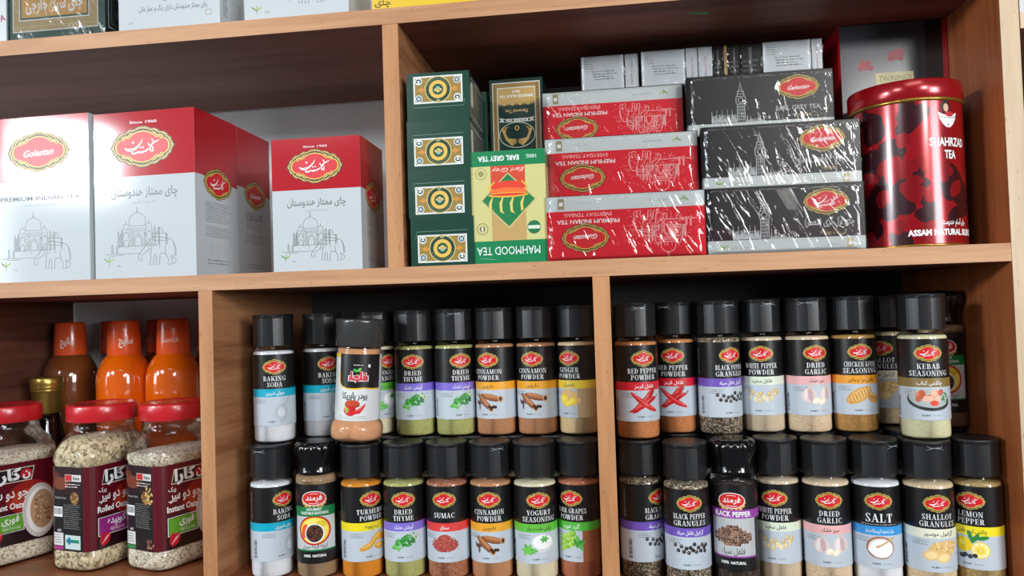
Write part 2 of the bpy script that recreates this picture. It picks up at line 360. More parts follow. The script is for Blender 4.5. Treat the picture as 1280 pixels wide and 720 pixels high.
def panel(x0, x1, z0, z1):
    mb = MB(); mb.box((x0, D, z0 + T - ZB), (x1, D + .006, z1 + T - ZB), dark_m); link('back_panel', mb.mesh('back_panel'), unit)
panel(XU + .004, XR, -.004, ZT + .004); panel(XA + .004, XR, ZB, -.012)
# neighbouring unit at the far right
nu = bpy.data.objects.new('shelf_unit', None); COL.objects.link(nu); nu.location = (.72, 0, .226)
tag(nu, 'edge of the neighbouring shelf unit at the far right with a pale board', 'shelf')
for z in (.0, -.30):
    mb = MB(); mb.box((-.18, .001, z), (.1, D, z + .0175), face_w); b_ = link('shelf_board', mb.mesh('shelf_board'), nu)
    mb = MB(); mb.box((-.18, 0, z), (.1, .001, z + .0175), edge_r); tag(link('edge_band', mb.mesh('edge_band'), b_), 'pale wood edge strip')
mb = MB(); mb.box((-.18, D, -.6), (.1, D + .006, .3), dark_m); link('back_panel', mb.mesh('back_panel'), nu)
# peeled green sticker scrap under the top shelf
sc = Sheet(); sc.poly([(0, 0), (.022, .004), (.027, .010), (.012, .009), (.003, .006)], ink((70, 150, 60)), 0)
mb = MB()
for P, m, L in sc.t: mb.face([(.203 + u, .038 + v, ZT - .0003) for u, v in reversed(P)], m); mb.face([(.203 + u, .038 + v, ZT - .0001) for u, v in P], m)
tag(link('sticker', mb.mesh('sticker')), 'small torn green sticker scrap on the underside of the top shelf', 'sticker')

# ------------------------------------------------------------------ artwork
WHT = ink((236, 238, 238)); GOLD = ink((206, 172, 84)); RED = ink((210, 26, 38)); BLK = ink((16, 15, 16), .36, .1); GREY = ink((120, 124, 126)); DKG = ink((40, 40, 42))
def emblem(script='fa'):
    """scalloped gold cartouche with red centre, 2 wide, 1.2 high"""
    s = Sheet()
    def sym(q): 
        a = q + [(x, -y) for x, y in reversed(q[:-1])]; return a + [(-x, y) for x, y in reversed(a[1:-1])]
    out = [(0, .6), (.1, .6), (.2, .56), (.27, .52), (.4, .53), (.5, .47), (.55, .42), (.68, .41), (.78, .34), (.81, .27), (.89, .23), (.93, .1), (1.0, 0)]
    def ring(k, kx=None): 
        kx = kx or k; return [(x * kx, y * k) for x, y in sym(out)]
    s.fan((0, 0), ring(1.03), ink((40, 34, 24)), 1)
    s.fan((0, 0), ring(.985), ink((222, 192, 100)), 2)
    inn = [(0, .45), (.18, .42), (.32, .35), (.42, .26), (.54, .26), (.57, .21), (.69, .21), (.77, .15), (.81, .07), (.82, 0)]
    r = random.Random(3)
    P = sym(out); n = len(P)
    for i in range(n):
        for t in (0, .5):
            x = P[i][0] * (1 - t) + P[(i + 1) % n][0] * t; y = P[i][1] * (1 - t) + P[(i + 1) % n][1] * t
            s.ell(x * .885, y * .86, .036, .026, ink((62, 60, 30)), 3, 6); s.ell(x * .95, y * .94, .018, .014, ink((90, 80, 40)), 3, 5)
    s.fan((0, 0), [(x * 1.09, y * 1.12) for x, y in sym(inn)], ink((54, 44, 22)), 3.5)
    s.fan((0, 0), [(x * 1.05, y * 1.07) for x, y in sym(inn)], ink((236, 206, 84)), 4)
    s.fan((0, 0), sym(inn), RED, 5)
    if script == 'fa':
        q = lambda L: [((x - 440) / 255, (385 - y) / 250) for x, y in L]
        s.line(q([(298, 388), (318, 404), (350, 408), (385, 396), (415, 372), (436, 345), (442, 328)]), [.02, .07, .08, .07, .05, .03, .02], WHT, 6)
        s.ell((366 - 440) / 255, (385 - 350) / 250, .04, .036, WHT, 6, 8)
        s.line(q([(348, 392), (358, 420), (362, 440)]), [.03, .05, .04], WHT, 6)
        s.line(q([(358, 436), (385, 432), (405, 424), (425, 428), (445, 425), (470, 418), (492, 402)]), [.05, .05, .04, .06, .05, .05, .03], WHT, 6)
        s.line(q([(486, 360), (500, 385), (506, 420), (522, 424), (528, 396), (512, 386)]), [.03, .04, .05, .05, .03, .03], WHT, 6)
        s.line(q([(496, 392), (530, 362), (576, 342)]), [.05, .05, .02], WHT, 6); s.line(q([(516, 332), (530, 352)]), .035, WHT, 6)
        s.ell((425 - 440) / 255, (385 - 392) / 250, .03, .028, WHT, 6, 6); s.ell((446 - 440) / 255, (385 - 390) / 250, .03, .028, WHT, 6, 6)
    else:
        s.text('Golestan', 0, -.02, .2, WHT, 6, .02, .98, .06, .35)
    return s
EM_FA = emblem(); EM_EN = emblem('en')
def leaf_logo(s, cx, cy, k, L, c=(110, 150, 50)):
    m = ink(c); m2 = ink((150, 180, 90))
    for sg, mm in ((-1, m), (1, m2)):
        P = [(0, 0), (sg * .35, .35), (sg * .95, .62), (sg * .6, .2), (sg * .2, -.1)]
        s.fan((cx + sg * .4 * k, cy + .25 * k), [(cx + x * k, cy + y * k) for x, y in P], mm, L)
    s.line([(cx, cy + .7 * k), (cx + .03 * k, cy), (cx - .03 * k, cy - .6 * k)], [.06 * k, .14 * k, .06 * k], m, L + .2)
def taj(s, x0, y0, k, m, L, w=.0004):
    """line drawing of a domed mausoleum with an elephant; unit box 6 wide x 4.6 high times k"""
    def P(*a): return [(x0 + x * k, y0 + y * k * .83) for x, y in a]
    def ln(a, ww=1): s.line(P(*a), w * ww, m, L)
    def arch(cx, b, h, r):
        ln([(cx - r, b), (cx - r, b + h * .6), (cx - r * .6, b + h * .88), (cx, b + h), (cx + r * .6, b + h * .88), (cx + r, b + h * .6), (cx + r, b)])
    dome = [(2.45 + .62 * math.sin(a), 3.15 + .12 + .75 * math.cos(a) * (1 if abs(a) < 1.6 else .8)) for a in [i * 2 * PI / 3 / 8 for i in range(-8, 9)]]
    ln(dome); ln([(2.45, 4.0), (2.45, 4.5)], 1.3); ln([(2.38, 4.15), (2.52, 4.15)]); ln([(1.9, 2.95), (3.0, 2.95)]); ln([(1.95, 2.75), (2.98, 2.75)])
    ln([(1.98, 1.3), (1.98, 2.6), (3.05, 2.6), (3.05, 1.3)]); ln([(2.08, 1.3), (2.08, 2.5), (2.95, 2.5), (2.95, 1.3)]); arch(2.5, 1.3, 1.0, .33); arch(2.5, 1.3, .85, .24)
    ln([(1.0, 1.3), (3.9, 1.3)]); ln([(.0, .68), (1.0, .72), (1.7, .68), (2.6, .7)]); ln([(.4, .55), (1.4, .6)])
    for cx in (1.6, 3.3):
        ln([(cx - .25, 1.3), (cx - .25, 2.75), (cx + .25, 2.75), (cx + .25, 1.3)]); arch(cx, 2.0, .5, .15); arch(cx, 1.35, .5, .15); arch(cx, 2.75, .4, .2); ln([(cx, 3.15), (cx, 3.4)])
    for cx, h in ((.55, 1.5), (.9, 1.4), (1.02, 2.6), (1.3, 2.7), (1.18, 2.4), (3.75, 2.9), (4.05, 2.8), (4.6, 2.3)):
        ln([(cx - .05, .75 if cx < 1 else 1.3), (cx - .04, h - .15), (cx, h), (cx + .04, h - .15), (cx + .05, .75 if cx < 1 else 1.3)], 1.2)
    r = random.Random(5)
    for i in range(46):
        x = r.uniform(1.05, 4.1); y = r.uniform(.75, 2.7); ln([(x, y), (x + r.uniform(-.02, .12), y + r.uniform(-.12, .22))], .8)
    # elephant
    ln([(3.55, 1.95), (3.35, 1.7), (3.1, 1.35), (2.75, .9), (2.5, .45), (2.5, .15), (2.7, .05), (2.8, .25), (2.68, .35)], 1.2); ln([(3.3, 1.0), (2.95, .7), (2.72, .5)]); ln([(3.3, 1.5), (3.5, 1.2), (3.45, .9), (3.25, 1.1), (3.3, 1.5)])
    ln([(3.55, 1.95), (3.9, 2.0), (4.5, 1.85), (4.9, 1.75), (5.1, 1.5), (5.2, 1.0), (5.22, .3)], 1.2)
    ln([(3.45, .95), (3.4, .2), (3.35, -.25), (3.6, -.25), (3.65, .4), (3.75, .6), (3.85, .3), (3.8, -.3), (4.05, -.3), (4.1, .4), (4.1, .62), (4.55, .55)], 1.2)
    ln([(4.5, 1.2), (4.5, .6), (4.75, .1), (4.65, -.3), (4.95, -.3), (5.0, .1), (4.9, .4)], 1.1); ln([(4.95, .4), (5.3, .05), (5.2, -.2), (5.0, -.25)], 1.1); ln([(5.1, 1.55), (5.3, .9), (5.28, .4)])
    ln([(3.6, 2.3), (3.65, 1.7), (4.7, 1.6), (4.6, 2.2)]); ln([(3.6, 2.3), (4.6, 2.2)]); ln([(4.1, 1.9), (4.1, 1.0)]); arch(4.15, 2.2, .5, .2)
def bigben(s, x0, y0, k, m, L, w=.0004):
    def ln(a, ww=1): s.line([(x0 + x * k, y0 + y * k) for x, y in a], w * ww, m, L)
    ln([(-.3, 0), (-.28, 1.5), (-.36, 1.55), (-.36, 2.05), (-.28, 2.1), (-.2, 2.5), (-.1, 2.6), (0, 3.3), (.1, 2.6), (.2, 2.5), (.28, 2.1), (.36, 2.05), (.36, 1.55), (.28, 1.5), (.3, 0)], 1.6)
    for y in (.25, .5, .75, 1.0, 1.25, 1.5, 2.1, 2.3, 2.5): ln([(-.27, y), (.27, y)], 1.3)
    for x in (-.15, 0, .15): ln([(x, 0), (x, 1.5)], 1.0)
    ln([(.2 * math.cos(a), 1.8 + .2 * math.sin(a)) for a in [i * PI / 5 for i in range(11)]], 1.6)
    r = random.Random(9)
    for i in range(70):
        x = -2.3 + 2.0 * i / 70; h = r.uniform(.2, .75) * (1.5 if i % 14 < 2 else 1); ln([(x, r.uniform(0, .1)), (x, h)], r.uniform(.7, 1.4))
    for y in (.1, .35, .62): ln([(-2.2, y), (-.3, y)], 1)
    for i in range(34):
        x = .4 + 1.5 * i / 34; ln([(x, 0), (x, r.uniform(.1, .5) * (1.1 - i / 50))], r.uniform(.6, 1.2))

# product pictures: centred, about 30 x 20 units of a millimetre
MMk = .001
def pic(kind):
    s = Sheet(); r = random.Random(kind); k = MMk
    def E(x, y, a, b, c, L, rot=0, n=12): s.ell(x * k, y * k, a * k, b * k, ink(c, .45), L, n, rot)
    if kind == 'thyme':
        for i in range(34):
            a = r.uniform(0, 2 * PI); x = -5 + 9 * (i % 4) / 3 + r.uniform(-2.4, 2.4); y = -1 + (i % 4) * .9 + r.uniform(-3, 3); E(x, y, 2.3, .95, r.choice([(60, 150, 60), (84, 178, 80), (40, 120, 48), (120, 196, 96)]), 2 + i * .1, a, 8)
        for i in range(9): E(4 + i * .8, 3.4 + r.uniform(-1.2, 1.2), .8, .8, r.choice([(208, 226, 196), (120, 180, 96)]), 6, 0, 6)
    elif kind == 'cinnamon':
        for i in range(7): E(-8 + r.uniform(-2, 4), r.uniform(-5, 1), 1.9, .7, r.choice([(84, 50, 30), (120, 74, 40)]), 2 + i * .1, r.uniform(0, 3), 8)
        for (x, y, a) in ((2, 2.6, -.22), (-3, -.5, -.75)):
            for j, c in enumerate([(122, 70, 38), (164, 100, 58), (190, 128, 80)]): E(x, y + (j - 1) * .5, 8 - j, 2.2 - j * .7, c, 3 + j * .3, a, 12)
            ex, ey = x + 7 * math.cos(a), y + 7 * math.sin(a); E(ex, ey, 1.9, 2.3, (206, 158, 116), 5, 0); E(ex, ey, 1.2, 1.5, (70, 38, 24), 5.3, 0)
        for i in range(4): E(1 + i * 1.4, -4.5 + r.uniform(-.6, .6), 1.1, 1.1, (60, 26, 20), 6, 0, 7)
    elif kind == 'ginger':
        for x, y, a, b in ((-2, 3, 3, 4), (3, 2.5, 3.4, 2.4), (6, -1, 2.6, 2), (-5, 1, 2.2, 3), (1, 5, 2, 1.6)): E(x, y, a, b, (224, 184, 118), 2 + x * .01, .4)
        for x, y, a, b in ((-4, 0, 3.4, 3.6), (0, -2.5, 4.4, 2.2), (3, -1, 2.6, 2.8)): E(x, y, a, b, (246, 214, 40), 4 + x * .02, .3); E(x - .4, y + .3, a * .6, b * .5, (252, 230, 90), 5 + x * .02, .3)
    elif kind == 'redpep':
        for (x, y, a, l) in ((0, .5, .75, 11), (-2, -1, .55, 10), (1, -1, .35, 9)):
            q = [((x + l * t * math.cos(a)) * k, (y + l * t * math.sin(a) + 1.1 * math.sin(t * 3)) * k) for t in (-1, -.7, -.4, 0, .4, .75, .9)]
            s.line(q, [.3 * k, 1.8 * k, 2.8 * k, 3.5 * k, 3.4 * k, 2.2 * k, 1 * k], ink((190, 18, 26), .3), 2 + l * .1); s.line([(p[0] - .4 * k, p[1] + .5 * k) for p in q[1:6]], [.2 * k, .5 * k, .6 * k, .5 * k, .2 * k], ink((236, 110, 100), .3), 4)
            s.line([q[-1], (q[-1][0] + 1.6 * k, q[-1][1] + 2.2 * k)], .7 * k, ink((70, 110, 40)), 4.2)
        q = [((-10 + 20 * t) * k * .9, (6 - 12 * t - 1.5 * math.sin(t * 3)) * k) for t in (0, .1, .3, .5, .7, .9, 1)]
        s.line(q, [.6 * k, 2 * k, 3.2 * k, 3.6 * k, 3.2 * k, 2.2 * k, .6 * k], ink((204, 24, 32), .3), 5); s.line([(p[0], p[1] + .6 * k) for p in q[1:6]], .5 * k, ink((240, 120, 110), .3), 5.4)
    elif kind in ('granules', 'whitepep'):
        cs = [(52, 44, 46), (74, 62, 60), (34, 30, 34)] if kind == 'granules' else [(222, 196, 140), (236, 214, 166), (206, 176, 120)]
        for i, (x, y) in enumerate([(-10, 2), (-8, -1), (-6, 1.5), (-4.5, -1.5), (-3, .5), (-1.5, -2), (-.5, 1), (1, -.5), (3, -1.5), (4.5, 1), (6, -1), (7, 2.5), (8.5, .8), (10, 2), (9, -1.4), (2, 3)][:16 if kind == 'granules' else 14]):
            c = r.choice(cs); E(x, y, 1.25, 1.25, c, 2 + i * .1, 0, 9); E(x - .35, y + .4, .4, .35, tuple(min(255, q + 70) for q in c), 4 + i * .1, 0, 6)
    elif kind == 'garlic':
        for x, y, a in ((-5.5, .5, 5), (6, 1, 5)):
            E(x, y, a, 4.6, (222, 204, 200), 2 + x * .01, 0, 16); E(x + 1, y + .3, 1.6, 4.3, (196, 170, 172), 2.6 + x * .01, .1); E(x - 2, y, 1.3, 3.8, (236, 224, 220), 2.7 + x * .01, -.1)
            s.line([((x + .3) * k, (y + 4) * k), ((x + 1) * k, (y + 8) * k)], [2 * k, .6 * k], ink((214, 194, 180)), 3)
        for x, y in ((-1, -3), (3, -3.6)): E(x, y, 2.7, 1.9, (240, 226, 200), 5 + x * .05, .5); E(x, y + .4, 1.6, .8, (250, 240, 224), 5.5 + x * .05, .5)
    elif kind == 'chicken':
        for x, y, a, b, t in ((-2, 0, 9, 4.2, .5), (8, -2, 5, 3, -.2)):
            E(x, y, a, b, (214, 158, 84), 2 + x * .01, t, 16); E(x, y + .4, a * .82, b * .7, (234, 184, 108), 3 + x * .01, t, 14)
            for i in range(7):
                q = (i - 3) * a * .22; cx = x + q * math.cos(t); cy = y + q * math.sin(t); s.line([((cx - 1) * k, (cy + b * .55) * k), (cx * k, cy * k), ((cx + .6) * k, (cy - b * .5) * k)], .4 * k, ink((140, 84, 36)), 4)
    elif kind == 'shallot':
        for x, y, a, b in ((2, 1, 8, 4.5), (5, 3, 6, 3)): E(x, y, a, b, (222, 184, 116), 2 + x * .01, 0, 16)
        for i in range(40): E(2 + r.uniform(-6, 8), 2 + r.uniform(-3, 3), .9, .45, r.choice([(236, 204, 140), (206, 164, 96), (244, 220, 166)]), 3 + i * .03, r.uniform(0, 3), 6)
        for x, y in ((-5, -2.5), (2, -3.8)): E(x, y, 4.4, 3, (232, 196, 130), 5 + x * .05, .1, 14); E(x, y, 3.2, 2, (244, 216, 158), 5.5 + x * .05, .1)
    elif kind == 'kebab':
        E(-.5, -.5, 13, 6.2, (40, 44, 44), 2, -.08, 22); E(-.5, .6, 12, 5.4, (176, 184, 184), 2.4, -.08, 22)
        for i in range(13): E(-6.5 + (i % 7) * 2.1, 1.5 + r.uniform(-1.6, 3), 2, 1.7, r.choice([(222, 130, 96), (236, 160, 130), (196, 92, 60), (240, 186, 160)]), 3 + i * .1, r.uniform(0, 3), 9)
        E(2.2, -2.2, 2.6, 1.7, (226, 70, 40), 5, 0, 10)
        for i in range(6): E(8 + r.uniform(-2, 2.4), r.uniform(-3, 4), 1.5, .6, (60, 140, 60), 5.4 + i * .1, r.uniform(0, 3), 7)
    elif kind == 'turmeric':
        for x, y, a, b, t in ((-4, -3, 5.5, 1.9, .35), (1, 1, 6, 2, .8), (5, -3.4, 4, 2.4, -.1), (5, 3, 3.4, 2, 1.2)): E(x, y, a, b, (206, 148, 46), 2 + x * .02, t); E(x, y + .5, a * .75, b * .5, (228, 176, 76), 3 + x * .02, t)
        E(7.5, 2, 2.6, 2.2, (232, 140, 20), 4, 0)
    elif kind == 'sumac':
        E(0, -1.5, 9, 4.2, (164, 66, 58), 2, 0, 16); E(0, .8, 5.4, 4.6, (170, 74, 64), 2.2, 0, 14)
        for i in range(90):
            a = r.uniform(0, 2 * PI); q = r.uniform(0, 1) ** .6; E(9.5 * q * math.cos(a), -1 + 5 * q * math.sin(a) + (1 - q) * 1.5, .55, .45, r.choice([(196, 92, 84), (136, 44, 42), (214, 120, 108)]), 3 + i * .02, 0, 5)
    elif kind == 'yogurt':
        E(2, .5, 8, 5.6, (206, 212, 214), 2, 0, 20); E(2, 1.2, 6.8, 4.4, (240, 242, 242), 2.6, 0, 18)
        for x, y, q in ((3, 3, 1.9), (-8, -3.6, 3), (-4, -4.2, 1.6)):
            for i in range(6): E(x + q * .6 * math.cos(i), y + q * .4 * math.sin(i * 1.1), q, q * .4, r.choice([(70, 170, 60), (110, 196, 80)]), 4 + i * .1, i * 1.05, 8)
    elif kind == 'grapes':
        for i in range(18): 
            x, y = -8 + (i % 6) * 1.9 + r.uniform(-.6, .6), -5 + (i // 6) * 3.2 + r.uniform(-.6, .6) + (i % 6) * .8; E(x, y, 2, 2, r.choice([(150, 196, 60), (176, 214, 90), (126, 176, 44)]), 2 + i * .1, 0, 10); E(x - .5, y + .6, .6, .5, (214, 236, 160), 4.2 + i * .1, 0, 6)
        for i in range(7): E(5 + r.uniform(-2, 4), r.uniform(-3, 3), 3, 1.2, r.choice([(60, 150, 60), (100, 180, 80)]), 6.4 + i * .1, r.uniform(0, 3), 8)
    elif kind == 'salt':
        E(0, 0, 8, 6.6, (160, 100, 56), 2, 0, 24); E(.2, -.2, 7.2, 5.8, (214, 208, 202), 2.4, 0, 24); E(.4, -.4, 6.6, 5.2, (246, 246, 246), 2.8, 0, 22)
        s.line([(-5 * k, -1 * k), (0, 1.2 * k), (8 * k, 6 * k)], [2.2 * k, .9 * k, 1 * k], ink((206, 160, 110)), 3.4); E(-4.5, -1, 2.6, 2, (250, 250, 250), 3.8, .3, 12)
    elif kind == 'lemon':
        E(-4.5, 1, 4.6, 4.4, (240, 206, 20), 2, 0, 16); E(-5.2, 2, 2, 1.6, (250, 230, 80), 2.4, 0, 8); E(4.5, -1.5, 5.2, 4.8, (236, 204, 40), 3, 0, 18); E(4.5, -1.5, 4.6, 4.2, (248, 240, 190), 3.3, 0, 18)
        for i in range(8): a = i * PI / 4 + .2; E(4.5 + 2.2 * math.cos(a), -1.5 + 2 * math.sin(a), 1.8, .85, (246, 222, 90), 3.6, a, 8)
        for x, y, a in ((2, 5, .9), (6, 5.5, .2), (-.5, 6, 1.9)): E(x, y, 3.6, 1.2, (40, 130, 50), 4 + x * .02, a, 8)
        for i, x in enumerate((-6, -3.6, -1, 1.6, -4.8)): E(x, -5.6 + (i % 2) * .7, 1.4, 1.3, (50, 46, 50), 5 + i * .1, 0, 9)
    elif kind == 'soda':
        m = ink((150, 158, 164)); s.line([((2 + 4 * math.cos(a)) * k, (-3 + 5 * math.sin(a)) * k) for a in [i * PI / 8 for i in range(17)]], .35 * k, m, 2); s.line([((2 + 3 * math.cos(a)) * k, (-3 + 4 * math.sin(a)) * k) for a in [i * PI / 8 for i in range(17)]], .2 * k, m, 2)
        s.line([(4 * k, 1.4 * k), (8.5 * k, 7.5 * k)], .4 * k, m, 2); E(2, -3.6, 2.6, 2.8, (208, 214, 220), 1.8)
    return s
PROD = {  # stripe colour, Persian, title lines, picture, spice colours, contents fill
 'soda': ((0, 168, 196), 'جوش شیرین', ['BAKING', 'SODA'], 'soda', ((236, 238, 240), (224, 226, 230), 2500)),
 'thyme': ((126, 108, 208), 'آویشن خشک', ['DRIED', 'THYME'], 'thyme', ((168, 170, 96), (196, 194, 128), 900)),
 'cinnamon': ((236, 166, 40), 'دارچین', ['CINNAMON', 'POWDER'], 'cinnamon', ((186, 130, 88), (206, 152, 108), 1800)),
 'ginger': ((238, 208, 66), 'زنجبیل', ['GINGER', 'POWDER'], 'ginger', ((214, 186, 140), (232, 208, 166), 1500)),
 'redpep': ((214, 30, 48), 'فلفل قرمز', ['RED PEPPER', 'POWDER'], 'redpep', ((190, 116, 62), (222, 156, 98), 1100)),
 'granules': ((112, 84, 184), 'گرانول فلفل سیاه', ['BLACK PEPPER', 'GRANULES'], 'granules', ((52, 44, 38), (206, 190, 160), 620, (112, 96, 78))),
 'whitepep': ((218, 230, 208), 'فلفل سفید', ['WHITE PEPPER', 'POWDER'], 'whitepep', ((206, 186, 156), (222, 206, 180), 1800)),
 'garlic': ((236, 178, 178), 'سیر خشک', ['DRIED', 'GARLIC'], 'garlic', ((214, 186, 150), (240, 220, 192), 750)),
 'chicken': ((238, 160, 40), 'چاشنی مرغ و ماهی', ['CHICKEN &FISH', 'SEASONING'], 'chicken', ((170, 124, 62), (214, 170, 100), 1000)),
 'shallot': ((232, 232, 208), 'گرانول موسیر', ['SHALLOT', 'GRANULES'], 'shallot', ((214, 190, 150), (236, 216, 180), 700)),
 'kebab': ((136, 112, 60), 'چاشنی کباب', ['KEBAB', 'SEASONING'], 'kebab', ((212, 206, 164), (232, 228, 192), 1000)),
 'turmeric': ((238, 218, 30), 'زردچوبه', ['TURMERIC', 'POWDER'], 'turmeric', ((214, 134, 24), (232, 156, 40), 1800)),
 'sumac': ((222, 62, 62), 'سماق', ['SUMAC'], 'sumac', ((140, 78, 52), (206, 144, 108), 850)),
 'yogurt': ((96, 190, 62), 'چاشنی ماست و خیار', ['YOGURT', 'SEASONING'], 'yogurt', ((214, 204, 170), (232, 224, 196), 1300)),
 'grapes': ((84, 182, 62), 'گرد غوره', ['SOUR GRAPES', 'POWDER'], 'grapes', ((176, 104, 72), (198, 126, 92), 1300)),
 'salt': ((44, 148, 220), 'نمک تصفیه کریستاله یددار', ['SALT'], 'salt', ((240, 240, 242), (228, 230, 234), 2500)),
 'lemon': ((240, 222, 30), 'چاشنی لیمو فلفلی', ['LEMON', 'PEPPER'], 'lemon', ((160, 134, 84), (204, 178, 120), 900)),
}
RJ = .0254; RLAB = .02555; NJ = 64; STEP = 2 * PI * RLAB / NJ
LP = ink((190, 200, 210), .34, .3)
def jar_path(k): a = k * STEP / RLAB; return (RLAB * math.sin(a), -RLAB * math.cos(a), math.sin(a), -math.cos(a))
def jar_sheet(key):
    col, fa, title, pk, sp = PROD[key]; s = Sheet(); hw = PI * RLAB; z = .0215
    lo = -hw; hi = hw
    s.rect(lo, z + .0455, hi, z + .088, BLK, 0)
    stripe = ink(col); seam = {'ginger': .0105, 'grapes': .0135}.get(key)
    e = seam if seam else hi
    s.rect(lo, z + .0357, hi if key == 'ginger' else (hi), z + .0455, stripe, 0)
    s.rect(lo, z, e, z + .0357, LP, 0)
    if seam: s.rect(e, z, hi, z + .0357, mat('tinted_wrap_' + key, tuple(int(q * .86) for q in sp[0]), .3), 0)
    s.sub(EM_FA, 0, z + .0725, .0158, kx=.0152)
    if len(title) == 2:
        s.serif(title[0], 0, z + .0583, .0058, WHT, 2, .07, min(1.0, .0385 / (.0058 * sum(GL[c][0] + .07 for c in title[0])))); s.serif(title[1], 0, z + .0508, .0058, WHT, 2, .07, 1.0)
    elif key == 'salt': s.serif(title[0], 0, z + .0545, .0092, WHT, 2, .06, 1.05); s.micro(-.019, z + .0464, .019, z + .0484, 1, ink((180, 180, 180)), 2)
    else: s.serif(title[0], 0, z + .0545, .0060, WHT, 2, .07, 1.0)
    dark = key in ('whitepep', 'shallot', 'lemon', 'garlic', 'ginger', 'turmeric', 'chicken', 'cinnamon', 'yogurt')
    s.fa(fa, 0, z + .0400, .0030, (ink((70, 62, 50)) if dark else WHT), 2, .014, w=min(.030, .0026 * len(fa)))
    s.sub(pic(pk), (.0 if key != 'soda' else 0.004), z + (.0235 if key == 'lemon' else .0225), {'soda': 1.9, 'whitepep': 2.6}.get(key, 1.85), kx=1.8)
    s.text('FLUENT', -.0045, z + .0052, .0017, ink((50, 58, 66)), 2, .03); s.text('IN TASTE', .0062, z + .0052, .0015, ink((120, 128, 136)), 2)
    s.micro(-.028, z + .0275, -.0095, z + .0335, 3, ink((112, 118, 128)), 2, 4)
    r = random.Random(2)
    for i in range(20): s.rect(-.040, z + .004 + i * .0011, -.0355, z + .004 + i * .0011 + r.uniform(.0003, .0008), DKG, 2)
    for i in range(12): s.rect(-.046, z + .05 + i * .0027, -.0425 - r.uniform(0, .0015), z + .0508 + i * .0027, ink((150, 150, 150)), 2)
    return s
def gourmet_sheet(kind):
    s = Sheet(); hw = PI * RLAB; z = .0185
    acc = (24, 122, 66) if kind == 'gvs' else (150, 62, 160); A = ink(acc)
    s.rect(-hw, z, hw, z + .094, BLK, 0); g0, g1 = z + .016, z + .060
    s.rect(-.027, g0, .027, g1, ink((196, 200, 202) if kind == 'gvs' else (186, 190, 192)), 1)
    s.rect(-hw if kind == 'bp' else -.0275, g1 - (.004 if kind == 'gvs' else .002), .0275 if kind == 'gvs' else hw, g1 + .0075, A, 1.6); s.rect(-.028, g0 - .001, .028, g0 + .0007, A, 1.6)
    if kind == 'gvs':
        s.text('GOURMET', 0, g1 + .0046, .0033, WHT, 3, .02, .0185); s.text('VEGETABLE SEASONING', 0, g1 + .0002, .0032, WHT, 3, .02, .035)
        cy = z + .0395
        for j, (rx, c) in enumerate(((.0205, (196, 36, 40)), (.0180, (238, 214, 40)), (.0165, (244, 226, 110)))):
            s.ell(0, cy, rx, rx * .86, ink(c), 1.1 + j * .12, 28)
        s.ell(-.012, cy - .001, .0045, .009, ink((222, 96, 40)), 1.5, 10, -.2); s.ell(.008, cy + .0075, .007, .004, ink((226, 200, 40)), 1.45, 10)
        s.ell(0, cy - .0035, .0118, .0118, WHT, 2.2, 22); s.ell(0, cy - .0035, .0104, .0104, ink((60, 34, 26)), 2.4, 22)
        r = random.Random(8)
        for i in range(50):
            a = r.uniform(0, 6.28); q = .0092 * r.random() ** .5; s.ell(q * math.cos(a), cy - .0035 + q * math.sin(a), .0014, .0007, ink(r.choice([(96, 60, 44), (44, 26, 20), (130, 70, 54)])), 2.6 + i * .03, 6, r.uniform(0, 3))
        s.fa('ادویه قرمه سبزی', 0, z + .0205, .0040, ink((50, 44, 44)), 4.5, .0, .031)
    else:
        s.text('BLACK PEPPER', 0, g1 + .0028, .0056, WHT, 3, .03, .043)
        r = random.Random(11); n = 0
        for row, (y, w) in enumerate(((-.0105, .009), (-.0078, .017), (-.005, .0225), (-.0022, .0225), (.0006, .0205), (.0034, .016), (.0062, .011), (.009, .005))):
            x = -w
            while x <= w:
                c = r.choice([(96, 64, 48), (128, 92, 70), (70, 46, 36), (150, 112, 86)]); s.ell(x + r.uniform(-.0004, .0004), z + .0400 + y, .00190, .0018, ink(c), 2 + n * .02, 9)
                s.ell(x - .0005, z + .0406 + y, .0005, .0005, ink((206, 176, 150)), 4.6, 5); x += .0033; n += 1
        s.fa('فلفل سیاه', 0, z + .0215, .0048, ink((50, 44, 44)), 4.5, 0, .026)
    s.text('100%', -.0095, z + .0095, .0031, WHT, 3, .03, .009); s.text('NATURAL', .0055, z + .0095, .0031, WHT, 3, .03, .0165)
    ey = z + .0775                                       # oval maker's mark with a scalloped gold border below
    for i in range(9):
        a = PI + PI * i / 8; s.ell(.0135 * math.cos(a), ey - .002 + .0088 * math.sin(a), .0022, .0022, ink((222, 166, 92)), 1, 8)
    s.ell(0, ey, .0150, .0088, WHT, 1.6, 22); s.ell(0, ey, .0142, .0080, ink((206, 40, 34)), 2, 22)
    s.fa('فرمند', 0, ey + .0002, .0042, WHT, 3, .03, .0195)
    s.line([(-.006, ey - .0055), (0, ey - .0062), (.006, ey - .0055)], .0006, WHT, 3); s.line([(-.005, ey + .0052), (0, ey + .0058), (.005, ey + .0052)], .0005, WHT, 3)
    return s
PET = clear('clear_jar_plastic', .09, 1.4, (.98, .985, .99), gain=.9)
LID = mat('matt_black_lid', (22, 23, 25), .36, spec=.5, bump=.06, scale=220)
GLOSSB = mat('glossy_black_grinder', (12, 12, 13), .12, spec=.6)
MESHES = {}
